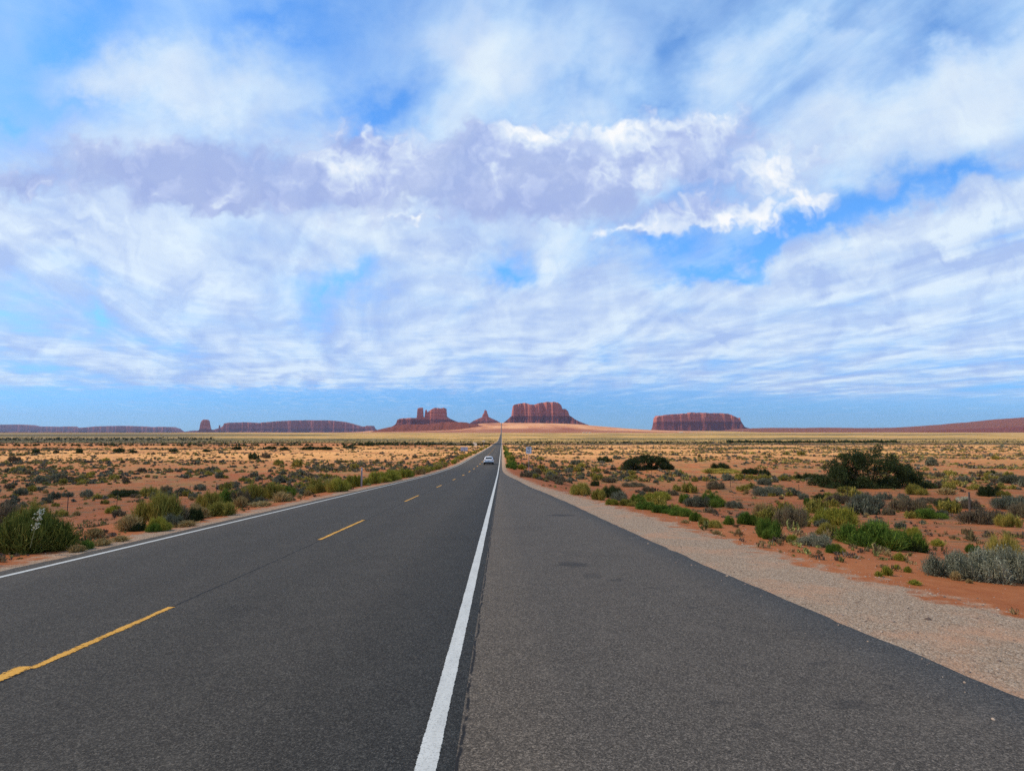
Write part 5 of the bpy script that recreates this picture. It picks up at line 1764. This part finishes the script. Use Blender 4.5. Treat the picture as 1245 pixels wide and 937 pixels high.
stones('scattered_stones', list(zip(x, y)), np.clip(np.exp(rg.normal(-4.6, .5, n)), .004, .06), m_stone)

# ------------------------------------------------------------------ labels that tell the many shrubs apart
ANCH = [('the big dark tree', 1058, 572), ('the dark thicket', 787, 562), ('the speed limit sign', 643, 552), ('the white flowers', 1171, 606), ('the tall right fence post', 1187, 618),
        ('the widest green shrub', 1062, 652), ('the flowering yellow shrub', 1018, 630), ('the big silver sagebrush', 1195, 690), ('the brightest green shrub', 934, 645), ('the purple dome shrub', 960, 628),
        ('the left corner thicket', 25, 655), ('the big olive brown shrub', 192, 622), ('the left fence posts', 120, 614), ('the grey sign back', 565, 549), ('the thin grey marker', 442, 578), ('the car', 594, 560),
        ('the gravel row shrubs', 790, 612), ('the lone rock tower', 249, 530), ('the broad violet mesa', 365, 530), ('the castle butte', 520, 532), ('the orange hill', 700, 532), ('the flat red mesa', 848, 530),
        ('the far left mesas', 90, 530), ('the right border', 1235, 560), ('the cream road sign', 580, 542), ('the right yellow marker', 616, 550), ('the grey fence shrub', 936, 598)]
CI = CAMROT.T
bpy.context.view_layer.update()
REG = {}
for o in COL.objects:
    if o.parent is None and o.get('group') and o.get('category') in ('shrub', 'grass tuft') and o.type == 'MESH':
        d = CI @ (np.array(o.location) - np.array([0, 0, EYE]))
        px, py = CX + FPX * d[0] / -d[2], CY - FPX * d[1] / -d[2]
        REG[o.name] = (o, px, py)
WORD = {'sagebrush': 'grey green sagebrush', 'olive_rabbitbrush': 'olive shrub', 'bare_shrub': 'brown twiggy shrub', 'dry_grass_tuft': 'straw tuft', 'green_rabbitbrush': 'green shrub', 'yellow_rabbitbrush': 'yellow green shrub'}
taken = set()
for nm, (o, px, py) in sorted(REG.items(), key=lambda q: -q[1][0].scale[0] / max(q[1][0].location.y, 1)):
    order = sorted(ANCH, key=lambda a: math.hypot(px - a[1], (py - a[2]) * 1.6))
    wd = o.scale[0] * 2
    hg = o.scale[2]
    a1 = 'tiny' if wd < .55 else 'small' if wd < .85 else 'midsize' if wd < 1.3 else 'large' if wd < 2.0 else 'huge'
    a2 = 'flat' if hg < .36 * wd else ('tall' if hg > .62 * wd else 'rounded')
    where = {'shrubs along the left verge': ' left verge', 'grass along the left verge': ' left verge', 'shrubs along the right verge': ' right verge'}.get(o['group'], '')
    kind_w = WORD[o.name.split('.')[0]].split()
    first = None
    for best in order[:10]:
        dx, dy = px - best[1], py - best[2]
        far_ = math.hypot(dx, dy)
        if abs(dx) > 1.3 * abs(dy):
            rel = 'left of' if dx < 0 else 'right of'
        else:
            rel = 'in front of' if dy > 0 else 'behind'
        near_ = 'just ' if far_ < 16 else ('' if far_ < 45 else 'well ')
        lab = '%s %s %s%s %s%s%s %s' % (a1, a2, ' '.join(kind_w[:-1]), where, kind_w[-1], ' ' + near_ if near_ else ' ', rel, best[0])
        first = first or lab
        if lab not in taken:
            break
    else:
        lab = first
        for b2 in order[1:14]:
            dx, dy = px - b2[1], py - b2[2]
            r2 = ('left of' if dx < 0 else 'right of') if abs(dx) > 1.3 * abs(dy) else ('in front of' if dy > 0 else 'behind')
            l2 = first.replace(' well ', ' ').replace(' just ', ' ') + ', ' + r2 + ' ' + b2[0]
            if l2 not in taken and len(l2.split()) <= 16:
                lab = l2
                break
    taken.add(lab)
    o['label'] = lab
